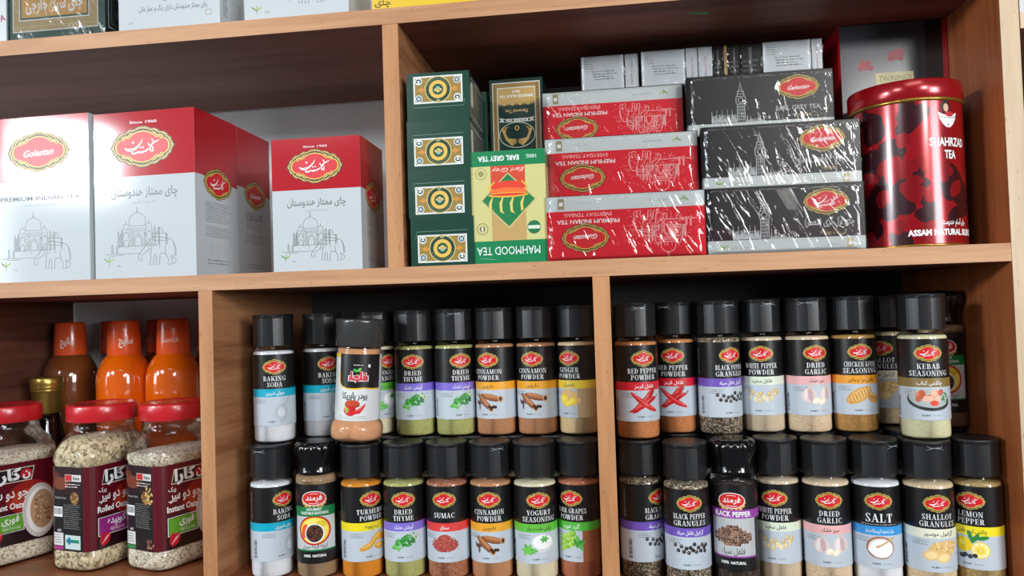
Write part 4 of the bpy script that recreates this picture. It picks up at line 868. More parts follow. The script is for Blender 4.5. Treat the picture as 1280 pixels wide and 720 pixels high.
# --- inverted red teabag cartons in film
def red_box(w, h):
    s = Sheet(); s.rect(0, 0, w, h, ink((218, 34, 50), .25, .4), 0); s.rect(0, 0, w, h * .235, ink((206, 214, 214), .25, .4), 1)
    s.sub(EM_EN, w * .755, h * .66, w * .155, dL=1, kx=w * .155)
    s.text('Premium Indian Tea'.upper(), w * .735, h * .405, h * .062, WHT, 2, .02, w * .40); s.text('Everyday Teabag'.upper(), w * .735, h * .30, h * .058, ink((244, 200, 200)), 2, 0, w * .30)
    taj(s, w * .05, h * .32, w * .075, ink((246, 206, 206)), 2, .0005); r = random.Random(12); lm = ink((240, 170, 174))
    for i in range(150):
        x = w * r.gauss(.27, .09); y = h * r.uniform(.30, .80) ; s.line([(x, y), (x + r.uniform(-.0006, .0006), y + r.uniform(.001, .005))], .0003, lm, 1.8)
    for i in range(40):
        x = w * r.uniform(.08, .46); y = h * r.uniform(.36, .7); s.line([(x, y), (x + r.uniform(.002, .006), y)], .0003, lm, 1.8)
    leaf_logo(s, w * .13, h * .10, w * .035, 2); s.text('100% IMPORTED', w * .29, h * .12, h * .03, ink((150, 158, 158)), 2)
    s.rect(w * .885, h * .035, w * .925, h * .2, ink((150, 140, 110)), 2); s.rect(w * .893, h * .09, w * .917, h * .15, WHT, 2.4); s.text('BEST QUALITY', w * .77, h * .12, h * .03, ink((170, 178, 178)), 2)
    return s.flip(w, h)
rw, rh = .1765, .0724
RS = Sheet(); RS.rect(0, 0, .15, rh, ink((196, 26, 42), .25, .4), 0); RS.rect(0, rh * .765, .15, rh, ink((206, 214, 214), .25, .4), 1)
for i, (x, y, rz) in enumerate(((.1208, .0, 0), (.1188, .034, 0), (.1115, .098, 0))):
    carton('teabag_carton', rw if i < 2 else .1745, .150, rh, ink((218, 34, 50), .25, .4), red_box(rw if i < 2 else .1745, rh), RS, RS, 'red teabag carton in film, upside down, %s of its stack of three' % ['bottom', 'middle', 'top'][i], 'tea box', 'red teabag cartons', film=FILM, loc=(x, y + .0795, .0005 + (rh + .0014) * i), rz=rz, seed=i)
# --- black Earl Grey teabag cartons in film
def black_box(w, h, v):
    s = Sheet(); BK = ink((20, 20, 23), .35, .1); s.rect(0, 0, w, h, BK, 0); s.rect(0, 0, w, h * .2, ink((206, 212, 212), .25, .4), 1)
    s.rect(0, h * .2, w, h * .40, ink((44, 22, 34), .3, .2), .5) if v == 0 else None
    s.sub(EM_FA if v != 1 else EM_EN, w * .765, h * .735, w * .148, dL=1)
    if v == 0: s.fa('چای ارل گری (معطر)', w * .78, h * .42, h * .075, ink((214, 214, 214)), 2, .005, w * .31); s.fa('تی بگ روزانه', w * .80, h * .27, h * .05, ink((206, 180, 110)), 2, 0, w * .16)
    else: s.text('Earl Grey Tea'.upper(), w * .76, h * .40, h * .075, ink((190, 190, 190)), 2, .01, w * .3); s.text('TEABAG', w * .8, h * .27, h * .045, ink((180, 160, 110)), 2)
    bigben(s, w * .37, h * .2, w * .089, ink((200, 204, 206)), 2, .00045)
    leaf_logo(s, w * .105, h * .09, w * .035, 2)
    if v == 0: s.fa('صد درصد خارجی', w * .22, h * .09, h * .03, ink((120, 126, 128)), 2)
    else: s.text('100% IMPORTED', w * .22, h * .09, h * .03, ink((130, 136, 138)), 2)
    s.text('AROMATIC', w * .8, h * .08, h * .03, ink((160, 166, 166)), 2); s.rect(w * .885, h * .04, w * .925, h * .17, ink((190, 180, 140)), 2); s.rect(w * .893, h * .07, w * .917, h * .12, WHT, 2.4)
    return s
BS = Sheet(); BS.rect(0, 0, .15, rh, ink((20, 20, 23), .35, .1), 0); BS.rect(0, 0, .15, rh * .2, ink((206, 212, 212), .25, .4), 1)
for i, (x, y, rz) in enumerate(((.2935, .0, .2), (.2970, .022, 0), (.2868, .074, 0))):
    carton('teabag_carton', [.1665, .1715, .1690][i], .150, rh, ink((20, 20, 23), .35, .1), black_box([.1665, .1715, .1690][i], rh, [0, 1, 1][i]), BS, BS, 'black and white teabag carton in film with clock tower drawing, %s of its stack' % ['bottom', 'middle', 'top'][i], 'tea box', 'black teabag cartons', film=FILM, loc=(x, y + .0795, .0005 + (rh + .0014) * i), rz=rz, seed=10 + i)
# --- small filmed packs lying on the stacks
def small_pack(w, h, spine):
    s = Sheet(); s.rect(0, 0, w, h, ink((206, 212, 216), .3, .3), 0)
    if spine: s.text('PREMIUM TEA', w / 2, h * .45, w * .16, ink((150, 110, 110)), 1, 0, h * .6, PI / 2)
    else: s.micro(w * .08, h * .62, w * .3, h * .95, 5, ink((150, 156, 160)), 1, 2); s.micro(w * .22, h * .3, w * .85, h * .6, 4, ink((120, 126, 132)), 1, 3, 'c')
    return s
def dark_pack(w, h, c, gold=False):
    s = Sheet(); s.rect(0, 0, w, h, ink(c, .25, .4), 0)
    if gold: s.rect(w * .2, 0, w * .8, h, ink((170, 140, 80)), 1)
    else: s.rect(w * .4, h * .1, w * .55, h * .9, ink((96, 100, 104)), 1); s.micro(w * .1, h * .2, w * .9, h * .6, 3, ink((80, 84, 88)), 1.5, 4)
    return s
zt1 = .2222
packs = [(.0745, .1285, 'pale', 'white tea pack lying flat above the red stack, left end'), (.1300, .1465, 'spine', 'narrow white pack spine above the red stack, left of the gap'),
         (.1505, .2050, 'pale', 'white tea pack above the red stack, beside two narrow white spines'), (.2060, .2205, 'spine', 'narrow white pack spine left of another white spine, above the black stack'),
         (.2215, .2380, 'spine', 'narrow white pack spine left of the dark packs, above the black stack'), (.2400, .2505, 'dark', 'thin dark shiny pack right of the white spines'),
         (.2515, .2575, 'gold', 'thin gold pack between dark shiny packs'), (.2585, .2720, 'dark', 'dark shiny pack right of the gold pack'), (.2730, .2975, 'dark', 'wide dark shiny pack left of the last white pack'),
         (.2995, .3570, 'pale', 'white tea pack in crumpled film above the black stack, right end'), (.3580, .3700, 'spine', 'narrow pinkish white pack spine beside the red and black box')]
for i, (a, b, k, lab) in enumerate(packs):
    w = b - a; h = .0450 if a < .2 else .0455; y = .108 + (.0 if a > .15 else .004)
    base = ink((206, 212, 216), .3, .3) if k in ('pale', 'spine') else ink((24, 24, 26), .25, .4)
    fs = small_pack(w, h, k == 'spine') if k in ('pale', 'spine') else dark_pack(w, h, (24, 24, 26), k == 'gold')
    carton('tea_pack', w, .08, h, base, fs, None, None, lab, 'tea pack', 'small packs on top of the stacks', film=FILM, loc=((a + b) / 2, y + .045, zt1 + .0010), rz=0, seed=20 + i)
# --- tall red and black box behind the tin
def twin_front(w, h):
    s = Sheet(); s.rect(0, 0, w, h, mat('black_metallic_card', (50, 53, 58), .36, .3, coat=.25, var=.25, bump=.1, scale=500), 0); s.rect(w * .955, 0, w, h, ink((150, 20, 34), .3, .3), 1)
    s.rect(w * .80, 0, w * .955, h, ink((14, 12, 14), .3, .3), 1)
    r = random.Random(4)
    for cx, cy, q in ((w * .52, h * .865, .011), (w * .24, h * .82, .0095)):
        for i in range(14): s.ell(cx + r.uniform(-q, q) * .7, cy + r.uniform(-q, q) * .5, q * .42, q * .3, ink((150, 40, 52)), 1 + i * .1, 8, r.uniform(0, 3))
    s.rect(w * .33, h * .735, w * .68, h * .785, ink((206, 200, 150)), 3); s.text('TWININGS', w * .51, h * .76, .0074, ink((140, 130, 90)), 4, 0, w * .30)
    s.line([(w * .02, h * .905), (w * .4, h * .905), (w * .77, h * .925)], .0004, ink((20, 20, 22)), 1.5)
    return s
TR = Sheet(); TR.rect(0, 0, .09, .30, ink((206, 28, 40), .25, .4), 0)
carton('tea_carton', .126, .085, .2845, ink((196, 26, 38), .3, .3), twin_front(.126, .2845), TR, TR, 'tall red and black tea box with cream name strip behind the red tin', 'tea box', loc=(.4560, .1655, 0), rz=0)

# ------------------------------------------------------------------ red oval tin
def tin():
    t = bpy.data.objects.new('tea_tin', None); COL.objects.link(t); t.location = (.4425, .0605, 0); t.rotation_euler = (0, 0, math.radians(8))
    tag(t, 'large shiny red round tea tin with gold rim beside the right side panel', 'tin')
    A, Bq, H = .0580, .0575, .1810
    TRD = mat('red_tin_paint', (156, 8, 22), .22, .3, coat=.4, var=.05); TDK = mat('dark_red_tin_print', (50, 6, 16), .24, .2, coat=.4, var=.2); TMR = mat('bright_red_tin_print', (140, 8, 20), .22, .3, coat=.4, var=.12)
    N = 96
    pts = [(A * math.sin(2 * PI * i / 2000), -Bq * math.cos(2 * PI * i / 2000)) for i in range(2001)]
    cum = [0]
    for i in range(2000): cum.append(cum[-1] + math.hypot(pts[i + 1][0] - pts[i][0], pts[i + 1][1] - pts[i][1]))
    per = cum[-1]; st = per / N
    def path(k):
        u = (k * st) % per; lo, hi = 0, 2000
        while hi - lo > 1:
            m = (lo + hi) // 2
            if cum[m] <= u: lo = m
            else: hi = m
        a = 2 * PI * lo / 2000; nx, ny = math.sin(a) / A, -math.cos(a) / Bq; l = math.hypot(nx, ny); return (pts[lo][0], pts[lo][1], nx / l, ny / l)
    s = Sheet(); s.rect(-per / 2, 0.0025, per / 2, H - .024, TRD, 0); r = random.Random(15)
    for i in range(60): s.ell(r.uniform(-.17, .12), r.uniform(.006, .072) if i % 3 else r.uniform(.06, .088), r.uniform(.010, .019), r.uniform(.007, .014), TDK, 1 + i * .015, 16, r.uniform(0, 3))
    for i in range(34): s.ell(r.uniform(-.16, -.012), r.uniform(.06, .155), r.uniform(.008, .016), r.uniform(.008, .018), TDK, 1.9 + i * .01, 14, r.uniform(0, 3))
    for i in range(78):
        x, y, a = r.uniform(-.16, .12), r.uniform(.004, .10) if i % 4 else r.uniform(.08, .15), r.uniform(-.7, .7); q = r.uniform(.55, 1)
        s.ell(x, y, .0085 * q, .0125 * q, TMR, 2.4 + i * .012, 14, a); s.ell(x + .007 * q, y + .003, .006 * q, .010 * q, TMR, 2.405 + i * .012, 12, a + .5)
    lx = .018
    W = ink((236, 238, 238)); cy = .140                   # bowl mark with a small figure in it
    bowl = [(lx - .0125, cy + .004), (lx - .011, cy - .003), (lx - .007, cy - .009), (lx - .0025, cy - .0125), (lx + .0025, cy - .0125), (lx + .007, cy - .009), (lx + .011, cy - .003), (lx + .0125, cy + .004), (lx + .006, cy + .0015), (lx, cy + .0005), (lx - .006, cy + .0015)]
    s.fan((lx, cy - .004), bowl, W, 4)
    for i in range(8): s.ell(lx - .0105 + i * .003, cy - .0012 - (.0008 if 1 < i < 6 else 0), .0008, .0008, DKG, 5, 5)
    s.ell(lx, cy - .0095, .0012, .0009, ink((170, 30, 40)), 5, 6)
    s.ell(lx - .0025, cy + .0095, .0062, .0078, ink((34, 18, 18)), 4.4, 12); s.ell(lx - .0022, cy + .0088, .0034, .0046, ink((222, 176, 150)), 4.8, 10); s.ell(lx + .002, cy + .002, .006, .003, ink((196, 40, 50)), 4.6, 9)
    s.text('SHAHRZAD', lx + .001, .112, .0090, W, 4, .03, .048); s.text('TEA', lx + .001, .0985, .0090, W, 4, .03, .015)
    s.fa('چای آسام هندوستان', .020, .0250, .0038, W, 4, .02, .036); s.text('ASSAM NATURAL BLEND', .0125, .0150, .0062, W, 4, .05, .085)
    mb = MB(); mb.wrap(s, path, st, N)
    me = mb.mesh('tin_body', lambda v: (lambda a, b: (a / math.hypot(a, b), b / math.hypot(a, b), 0))(v[0] / A ** 2, v[1] / Bq ** 2)); link('tin_body', me, t)
    def oval(prof, m, name, lab=None):
        q = MB(); V = []; F = []; n = 96
        for g, z in prof:
            for i in range(n): a = 2 * PI * i / n; V.append(((A + g) * math.sin(a), -(Bq + g) * math.cos(a), z))
        for j in range(len(prof) - 1):
            for i in range(n): k = (i + 1) % n; F.append((j * n + i, j * n + k, (j + 1) * n + k, (j + 1) * n + i))
        q.add(V, F, m, True); q.add([V[i] for i in range(n)], [tuple(reversed(range(n)))], m); q.add([V[-n + i] for i in range(n)], [tuple(range(n))], m)
        o = link(name, q.mesh(name), t)
        if lab: tag(o, lab)
    oval([(-.001, 0), (.0008, .0006), (.0008, .0022), (-.0002, .0030)], mat('brass_rim', (176, 134, 60), .25, .8), 'bottom_rim', 'thin gold rim')
    oval([(.0004, H - .0245), (.0020, H - .0238), (.0020, H - .0212), (.0008, H - .0205)], mat('brass_rim', (176, 134, 60), .25, .8), 'gold_rim', 'thin gold rim')
    oval([(.0010, H - .0206), (.0014, H - .0200), (.0014, H - .0016), (.0004, H), (-.003, H), (-.004, H - .0015), (-.03, H - .0015)], TRD, 'lid')
tin()

# ------------------------------------------------------------------ cartons on the top shelf (lower parts in view)
ZS = ZT + T
def top_box(name, x0, x1, d, h, front, right, base, lab, rz=0, film=None):
    carton(name, x1 - x0, d, h, base, front, right, None, lab, 'tea box', 'cartons on the top shelf', film=film, loc=((x0 + x1) / 2, d / 2 + .004, ZS + .0005), rz=rz, seed=int(abs(x0) * 1000))
w, h = .147, .19
s = Sheet(); s.rect(0, 0, w, h, ink((36, 84, 72), .28, .4), 0); s.rect(w * .03, h * .05, w * .93, h * .95, WHT, 1); s.rect(w * .04, h * .057, w * .92, h * .945, ink((180, 160, 112)), 1.4)
for i in range(30):
    for y in (.085, .9): s.ell(w * (.06 + .85 * i / 30), h * y, .0012, .0012, ink((206, 190, 140)), 2, 6)
s.rect(w * .10, h * .125, w * .84, h * .9, WHT, 2); s.rect(w * .11, h * .133, w * .83, h * .89, ink((36, 84, 72)), 2.4); s.rect(w * .125, h * .145, w * .815, h * .88, ink((206, 164, 90)), 2.8)
s.fa('چای سیاه خارجی', w * .47, h * .225, .0115, WHT, 4, .03, w * .6)
s2 = Sheet(); s2.rect(0, 0, .10, h, GRD, 0); s2.frame(.006, .010, .094, h - .01, .001, WHT, 1); s2.frame(.012, .016, .088, h - .016, .0006, ink((150, 170, 160)), 1)
top_box('tea_carton', -.639, -.5085, .10, h, None, s2, ink((36, 84, 72), .28, .4), 'green and gold tea carton in film at the left of the top shelf', 0, None)
o = [q for q in COL.objects if q.get('label', '').startswith('green and gold')][0]
k = .1305 / w; s_ = Sheet(); s_.t = [([(a * k, b) for a, b in P], m, L) for P, m, L in s.t]
mb = MB(); mb.box((-.06525, -.05, 0), (.06525, .05, h), ink((36, 84, 72), .28, .4)); mb.flat(s_, lambda u, v, l: (-.06525 + u, -.0501 - l, v)); mb.flat(s2, lambda u, v, l: (.06535 + l, -.05 + u, v)); o.data = mb.mesh('tea_carton')
fb = MB(); fb.box((-.0664, -.0512, -.0003), (.0664, .0512, h + .0008), FILM2); tag(link('shrink_film', fb.mesh('shrink_film'), o), 'clear crinkled plastic film')
s = Sheet(); s.rect(0, 0, .12, .19, ink((196, 204, 208), .3, .3), 0); s.text('PA', .1125, .030, .0085, ink((140, 24, 74)), 1, .03, .012, .3)
top_box('tea_carton', -.7640, -.6440, .09, .19, s, None, ink((196, 204, 208), .3, .3), 'white carton with magenta letters at the far left of the top shelf', 0)
w, h = .133, .20
s = Sheet(); s.rect(0, 0, w, h, WHC, 0); s.fa('چای ممتاز هندوستان دارای رنگ و عطر عالی', w * .54, h * .125, .0042, ink((84, 90, 94)), 2, .004, w * .68); s.text('1450', w * .12, h * .045, .0028, ink((150, 150, 156)), 2); s.frame(w * .86, h * .06, w * .915, h * .095, .0005, ink((150, 110, 120)), 2); s.ell(w * .46, h * .185, .004, .003, ink((130, 130, 134)), 2)
s2 = Sheet(); s2.rect(0, 0, .06, h, WHC, 0); s2.micro(.008, .012, .020, .04, 8, DKG, 1, 3); s2.micro(.044, .01, .054, .04, 9, GREY, 1, 8)
top_box('tea_carton', -.490, -.357, .06, h, s, s2, WHC, 'white tea carton with a single line of Persian text on the top shelf')
w = .131; s = Sheet(); s.rect(0, 0, w, h, WHC, 0); taj(s, w * .08, h * .10, w * .133, ink((92, 98, 102)), 2, w * .004); leaf_logo(s, w * .12, h * .06, w * .06, 2); s.text('500g', w * .22, h * .045, .0024, GREY, 2)
s2 = Sheet(); s2.rect(0, 0, .09, h, ink((180, 184, 186), .3, .3), 0)
top_box('tea_carton', -.3255, -.1965, .09, h, s, s2, WHC, 'white tea carton with elephant line drawing on the top shelf')
w = .129; s = Sheet(); s.rect(0, 0, w, h, ink((226, 190, 40), .28, .4), 0); s.fa('چای', w * .1, h * .04, .006, ink((90, 70, 30)), 2, .01); s.micro(w * .04, h * .02, w * .2, h * .035, 1, ink((110, 86, 40)), 2, 4); s.ell(w * .6, h * .09, .02, .008, ink((206, 150, 40)), 1, 16)
top_box('tea_carton', -.1660, -.0370, .09, h, s, None, ink((226, 190, 40), .28, .4), 'bright yellow tea carton on the top shelf, right of the white ones')
s = Sheet(); s.rect(0, 0, .09, .15, ink((206, 212, 216), .3, .3), 0); s.micro(.004, .004, .03, .014, 3, GREY, 1, 3)
carton('tea_carton', .09, .08, .15, ink((206, 212, 216), .3, .3), s, None, None, 'white carton on the neighbouring shelf at the top right corner', 'box', loc=(.5900, .050, .2437))

# ------------------------------------------------------------------ oat jars
def superpath(hx, hy, rc, N):
    """rounded rectangle outline starting at the front right corner going round counter-clockwise in u"""
    pts = []
    for cx, cy, a0 in ((hx - rc, -hy + rc, -90), (hx - rc, hy - rc, 0), (-hx + rc, hy - rc, 90), (-hx + rc, -hy + rc, 180)):
        for i in range(41): a = math.radians(a0 + 90 * i / 40); pts.append((cx + rc * math.cos(a), cy + rc * math.sin(a), math.cos(a), math.sin(a)))
    pts.append(pts[0]); cum = [0]
    for i in range(len(pts) - 1): cum.append(cum[-1] + math.hypot(pts[i + 1][0] - pts[i][0], pts[i + 1][1] - pts[i][1]))
    per = cum[-1]; off = math.radians(45) * rc
    def at(u):
        u = (u + off) % per
        for i in range(len(cum) - 1):
            if cum[i + 1] >= u:
                t = (u - cum[i]) / max(1e-9, cum[i + 1] - cum[i]); return tuple(pts[i][j] + (pts[i + 1][j] - pts[i][j]) * t for j in range(4))
        return pts[-1]
    return at, per
OATC = {}
def flakes(name, c1, c2, c3, sc):
    m = grain(name, c1, c2, sc, c3=c3); return m
def oat_jar(x, y, rz, kind, lab):
    t = bpy.data.objects.new('oat_jar', None); COL.objects.link(t); t.location = (x, y, ZB); t.rotation_euler = (0, 0, math.radians(rz)); tag(t, lab, 'food jar', 'red lidded oat jars')
    hx, hy = .0375, .0545; N = 96
    def shell(prof, m, name, smooth=True):
        q = MB(); V = []; F = []; n = N
        for k, (g, z, rd) in enumerate(prof):     # g inset, rd roundness 0..1 (1 = circle of the neck)
            f, per = superpath(hx - g, hy - g, min(hx - g - .001, .019 + rd * .02), n)
            for i in range(n):
                a = 2 * PI * i / n
                px, py, _, _ = f(per * i / n); cr = .0395
                ang = math.atan2(py, px); qx, qy = cr * math.cos(ang), cr * math.sin(ang)
                V.append((px * (1 - rd) + qx * rd, py * (1 - rd) + qy * rd, z))
        for j in range(len(prof) - 1):
            for i in range(n): k = (i + 1) % n; F.append((j * n + i, j * n + k, (j + 1) * n + k, (j + 1) * n + i))
        F.append(tuple(reversed(range(n)))); F.append(tuple(range((len(prof) - 1) * n, len(prof) * n)))
        q.add(V, F, m, smooth); return link(name, q.mesh(name), t)
    shell([(.006, 0, 0), (.002, .0015, 0), (0, .006, 0), (0, .022, 0), (.0012, .025, 0), (.0012, .1345, 0), (0, .138, 0), (.0005, .150, .05), (.002, .160, .25), (.004, .168, .6), (.004, .173, .95), (.004, .177, 1), (.004, .186, 1)], PET, 'clear_body')
    fl = {'instant': flakes('instant_oats', (140, 122, 96), (240, 232, 216), (216, 204, 182), 520), 'rolled': flakes('rolled_oats', (122, 102, 72), (236, 222, 190), (206, 188, 152), 300)}[kind]
    top = .166 if kind == 'rolled' else .145
    shell([(.007, .002, 0), (.003, .003, 0), (.0012, .007, 0), (.0012, .022, 0), (.0024, .025, 0), (.0024, .1345, 0), (.0012, .138, 0)] + ([(.0018, .150, .06), (.004, .160, .28), (.012, .166, .3)] if kind == 'rolled' else [(.0014, .144, 0), (.01, .147, 0)]), fl, 'oats')
    ld = MB()
    def rf(r, z, a): return r + (.0003 * math.cos(a * 60) if .002 < z < .018 and r > .042 else 0)
    ld.lathe([(.0420, 0), (.0428, .001), (.0428, .0195), (.0418, .0215), (.0400, .0220), (.0385, .0212), (.001, .0210)], mat('red_plastic_lid', (196, 30, 40), .3, coat=.3), 120, z0=.186, rfn=rf); link('lid', ld.mesh('lid'), t)
    # label: u = 0 at the front right corner; u < 0 runs left over the narrow face, u > 0 right over the wide face
    f, per = superpath(hx - .0008, hy - .0008, .018, N); st = per / N
    s = Sheet(); z0, z1 = .0265, .1325; H = z1 - z0
    MR = ink((92, 12, 28), .3, .3); LB = ink((36, 14, 20), .3, .3); BR = ink((150, 36, 30), .3, .3); PK = ink((24, 22, 24), .3, .3)
    s.rect(-per / 2, z0, per / 2, z1, MR, 0); s.rect(.008, z0, .105, z0 + H * .30, LB, 1); s.rect(.008, z0 + H * .30, .105, z0 + H * .42, ink((62, 12, 24), .3, .3), 1); s.ell(.062, z0 + H * .55, .030, .022, BR, 1.4, 24); s.ell(.06, z0 + H * .53, .021, .014, ink((176, 60, 36), .3, .3), 1.7, 20)
    s.poly([(.015, z0 + H * .76), (.064, z0 + H * .76), (.068, z0 + H * .935), (.019, z0 + H * .935)], ink((206, 196, 176)), 2); s.poly([(.0162, z0 + H * .772), (.0628, z0 + H * .772), (.0666, z0 + H * .923), (.0202, z0 + H * .923)], ink((24, 20, 22)), 2.4)
    s.fa('کارا', .0355, z0 + H * .842, .0098, WHT, 3.4, .05, .031); s.ell(.0575, z0 + H * .848, .0078, .0068, ink((190, 30, 40)), 3, 14); s.fa('ن', .0575, z0 + H * .85, .007, WHT, 4, .04)
    s.fa('پرک', .0165, z0 + H * .70, .0036, WHT, 3, .02); s.fa('جو دو سر', .036, z0 + H * .62, .0085, WHT, 3, .02, .046); s.line([(.011, z0 + H * .565), (.023, z0 + H * .56)], .0012, WHT, 3)
    s.text('Instant Oats' if kind == 'instant' else 'Rolled Oats', .0315, z0 + H * .475, .0076, WHT, 3, .03, .045)
    fc = (96, 166, 44) if kind == 'instant' else (150, 40, 130)
    s.rect(.0095, z0 + H * .155, .054, z0 + H * .375, WHT, 2); s.rect(.0105, z0 + H * .162, .053, z0 + H * .368, ink((34, 30, 30)), 2.3); s.rect(.0112, z0 + H * .168, .0523, z0 + H * .362, ink(fc), 2.6)
    s.fa('فوری' if kind == 'instant' else 'کوبیده', .037, z0 + H * .305, .0062, WHT, 3.4, .03, .022 if kind == 'instant' else .028); s.fa('پخت در 3 دقیقه' if kind == 'instant' else 'پخت در 20 دقیقه', .038, z0 + H * .21, .0036, ink((226, 230, 220)), 3.4, .01, .022)
    s.fan((.020, z0 + H * .11), [(.012, z0 + H * .16), (.0165, z0 + H * .2), (.020, z0 + H * .17), (.025, z0 + H * .185), (.0275, z0 + H * .13), (.024, z0 + H * .06), (.0155, z0 + H * .025), (.0115, z0 + H * .08)], ink((196, 28, 50)), 4)
    for i in range(3): s.line([(.0145 + i * .0028, z0 + H * (.06 + i * .02)), (.0215 + i * .002, z0 + H * (.14 + i * .008))], .0009, ink((246, 190, 190)), 4.5)
    s.ell(.074, z0 + H * .36, .0225, .036, ink((206, 200, 196)), 2.8, 26); s.ell(.075, z0 + H * .36, .0185, .031, ink((240, 238, 232)), 3.1, 26); s.ell(.077, z0 + H * .37, .0155, .026, ink((186, 150, 116)), 3.4, 24)
    r = random.Random(7)
    for i in range(40): s.ell(.077 + r.uniform(-.01, .01), z0 + H * .37 + r.uniform(-.018, .018), .0022, .0014, ink(r.choice([(214, 186, 150), (160, 120, 86), (130, 84, 60)])), 3.7 + i * .02, 7, r.uniform(0, 3))
    # narrow face: dark information panel
    s.rect(-.064, z0, -.008, z1, ink((44, 22, 26), .3, .3), 1); s.rect(-.062, z0 + H * .02, -.009, z0 + H * .68, PK, 1.4)
    s.ell(-.045, z0 + H * .80, .014, .008, ink((120, 56, 34)), 1.7, 16); s.ell(-.054, z0 + H * .88, .008, .006, ink((96, 40, 28)), 1.6, 12)
    s.rect(-.037, z0 + H * .83, -.010, z0 + H * .91, ink((214, 214, 210)), 2); s.rect(-.0365, z0 + H * .835, -.025, z0 + H * .905, ink((196, 40, 44)), 2.3); s.text('Kara', -.0175, z0 + H * .87, .0042, DKG, 3, .03, .011)
    s.micro(-.037, z0 + H * .75, -.010, z0 + H * .81, 2, ink((214, 206, 200)), 2, 4)
    s.text('Rolled Oats' if kind == 'rolled' else 'Instant Oats', -.045, z0 + H * .63, .0028, ink((190, 180, 170)), 2.4); s.ell(-.021, z0 + H * .63, .0075, .0085, ink((110, 72, 40)), 2.4, 16)
    for i in range(30):
        a = r.uniform(0, 6.3); q = .0068 * r.random() ** .5; s.ell(-.021 + q * math.cos(a), z0 + H * .63 + q * math.sin(a) * 1.1, .0012, .0009, ink(r.choice([(186, 146, 90), (150, 110, 64)])), 2.7 + i * .02, 6)
    s.rect(-.060, z0 + H * .40, -.042, z0 + H * .52, WHT, 2)
    for i in range(16): s.rect(-.0585 + i * .001, z0 + H * .43, -.0585 + i * .001 + r.uniform(.0003, .0007), z0 + H * .505, DKG, 2.3)
    s.micro(-.040, z0 + H * .26, -.010, z0 + H * .56, 13, ink((120, 120, 118)), 2, 8); s.text('485', -.048, z0 + H * .24, .0032, ink((200, 200, 196)), 2, .02)
    s.rect(-.060, z0 + H * .06, -.041, z0 + H * .21, ink((214, 214, 214)), 2); s.micro(-.058, z0 + H * .08, -.043, z0 + H * .2, 4, GREY, 2.4, 3)
    if kind == 'rolled':
        s.rect(-.038, z0 + H * .025, -.012, z0 + H * .19, ink((196, 214, 214)), 2); s.rect(-.036, z0 + H * .10, -.014, z0 + H * .14, ink((20, 130, 110)), 2.4); s.ell(-.031, z0 + H * .12, .003, .005, ink((30, 120, 160)), 2.6, 10); s.rect(-.060, z0 + H * .01, -.041, z0 + H * .05, ink((170, 50, 130)), 2)
    else:
        s.rect(-.060, z0 + H * .01, -.041, z0 + H * .05, ink((40, 130, 70)), 2)
        for i in range(26): s.ell(-.014 + r.uniform(-.007, .005), z0 + H * (.55 + r.uniform(0, .2)), .0024, .0013, ink(r.choice([(214, 182, 110), (190, 150, 84), (150, 110, 60)])), 3 + i * .03, 7, r.uniform(0, 3))
        for i in range(16): s.ell(-.013 + r.uniform(-.005, .005), z0 + H * (.08 + r.uniform(-.04, .06)), .002, .0012, ink(r.choice([(170, 110, 90), (120, 70, 60)])), 3 + i * .03, 7, r.uniform(0, 3))
    # back side mirrored colours only
    lb = MB(); lb.wrap(s, lambda k: f(k * st), st, N); me = lb.mesh('label_sleeve')
    link('label_sleeve', me, t)
oat_jar(-.7180, .0800, -24, 'instant', 'instant oats jar with red lid at the far left, partly out of view')
oat_jar(-.5790, .0850, -13, 'rolled', 'rolled oats jar with red lid and purple patch, middle of the three oat jars')
oat_jar(-.4780, .0890, -21, 'instant', 'instant oats jar with red lid and green patch beside the wooden divider')

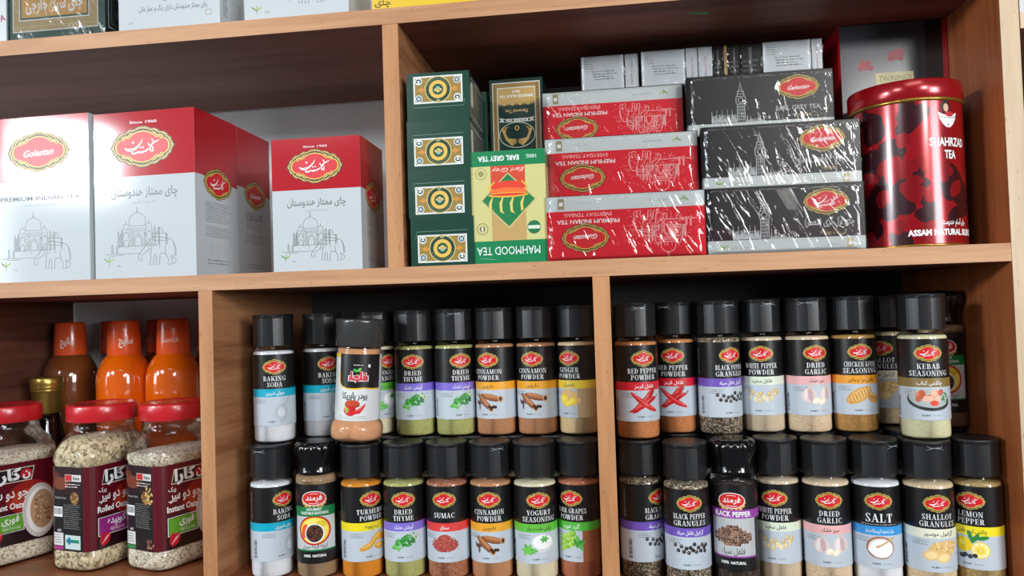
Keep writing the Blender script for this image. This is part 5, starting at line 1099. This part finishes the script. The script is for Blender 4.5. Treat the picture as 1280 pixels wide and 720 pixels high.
# ------------------------------------------------------------------ juice bottles with orange capsules
def bottle(x, y, rz, r0, liquid, cap_col, lab, H=.3170, txt='سانیچ', group='juice bottles behind the oat jars', en=False):
    t = bpy.data.objects.new('juice_bottle', None); COL.objects.link(t); t.location = (x, y, ZB); t.rotation_euler = (0, 0, math.radians(rz)); tag(t, lab, 'bottle', group)
    q = r0 / .0385
    prof = [(r0 * .85, 0), (r0 * .97, .002), (r0, .006), (r0, .224), (r0 * .985, .235), (r0 * .94, .244), (r0 * .86, .252), (r0 * .76, .259), (r0 * .66, .264), (.0225, .267), (.0200, .272)]
    dk = liquid[0] < 60
    g = MB(); g.lathe(prof, mat('juice_%d_%d' % (liquid[0], liquid[1]), liquid, .06, coat=1, spec=.6, var=.10, scale=30), 56); link('bottle_body', g.mesh('bottle_body'), t)
    CP = mat('capsule_%d_%d' % (cap_col[0], cap_col[1]), cap_col, .25, coat=.5, var=.04)
    c = MB(); c.lathe([(.0232, .2655), (.0234, .2665), (.0228, .290), (.0216, .312), (.0208, .316), (.0190, H), (.001, H)], CP, 48); link('capsule', c.mesh('capsule'), t)
    s = Sheet(); wt = ink((240, 214, 200)); R = .0232; st = 2 * PI * R / 48
    if en: s.text('Sunich', 0, .287, .0078, wt, 0, .0, .024)
    else: s.fa(txt, 0, .287, .0078, wt, 0, .04, .020)
    lb = MB(); lb.wrap(s, lambda k: (R * math.sin(k * st / R), -R * math.cos(k * st / R), math.sin(k * st / R), -math.cos(k * st / R)), st, 48); m = lb.mesh('lettering', radial); link('lettering', m, t)
OR = (222, 96, 8); OR_SHADED = (122, 66, 30); CAP = (226, 86, 36); CAPD = (206, 70, 34)  # the leftmost bottle's shade is put into its brown liquid colour
bottle(-.7400, .2350, 25, .0385, OR_SHADED, CAP, 'shaded brownish juice bottle with orange capsule nearest the left wall')
bottle(-.6215, .1950, 40, .0385, OR, CAP, 'orange juice bottle with orange capsule in the middle, Persian lettering')
bottle(-.5430, .1950, 20, .0385, OR, CAP, 'orange juice bottle next to the wooden divider, Latin lettering on its capsule', en=True)
bottle(-.6890, .2730, 30, .0230, (24, 16, 18), CAPD, 'dark bottle with dull orange capsule at the back between two juice bottles', group='bottles in the back row', en=True)
bottle(-.6060, .2660, -30, .0340, (110, 52, 26), CAPD, 'back-row bottle with orange capsule left of the divider-side juice bottle', group='bottles in the back row', en=True)
bottle(-.5200, .2660, 20, .0340, (110, 52, 26), CAPD, 'back-row bottle half hidden behind the wooden divider', group='bottles in the back row', en=True)
t = bpy.data.objects.new('syrup_bottle', None); COL.objects.link(t); t.location = (-.7310, .1720, ZB); tag(t, 'dark glass bottle with gold screw cap behind the left oat jar', 'bottle')
g = MB(); g.lathe([(.021, 0), (.0238, .002), (.0240, .006), (.0240, .130), (.0238, .140), (.0225, .152), (.0205, .163), (.0185, .172), (.0172, .186)], mat('dark_glass', (16, 10, 12), .08, coat=1), 48); link('bottle_body', g.mesh('bottle_body'), t)
g = MB(); g.lathe([(.0190, .184), (.0196, .185), (.0192, .2145), (.0205, .2160), (.0212, .2175), (.0205, .2190), (.0212, .2205), (.0218, .2225), (.0214, .2240), (.0222, .2262), (.0218, .2350), (.0205, .2370), (.001, .2372)], mat('brushed_gold_cap', (186, 160, 84), .3, .85), 48); link('screw_cap', g.mesh('screw_cap'), t)
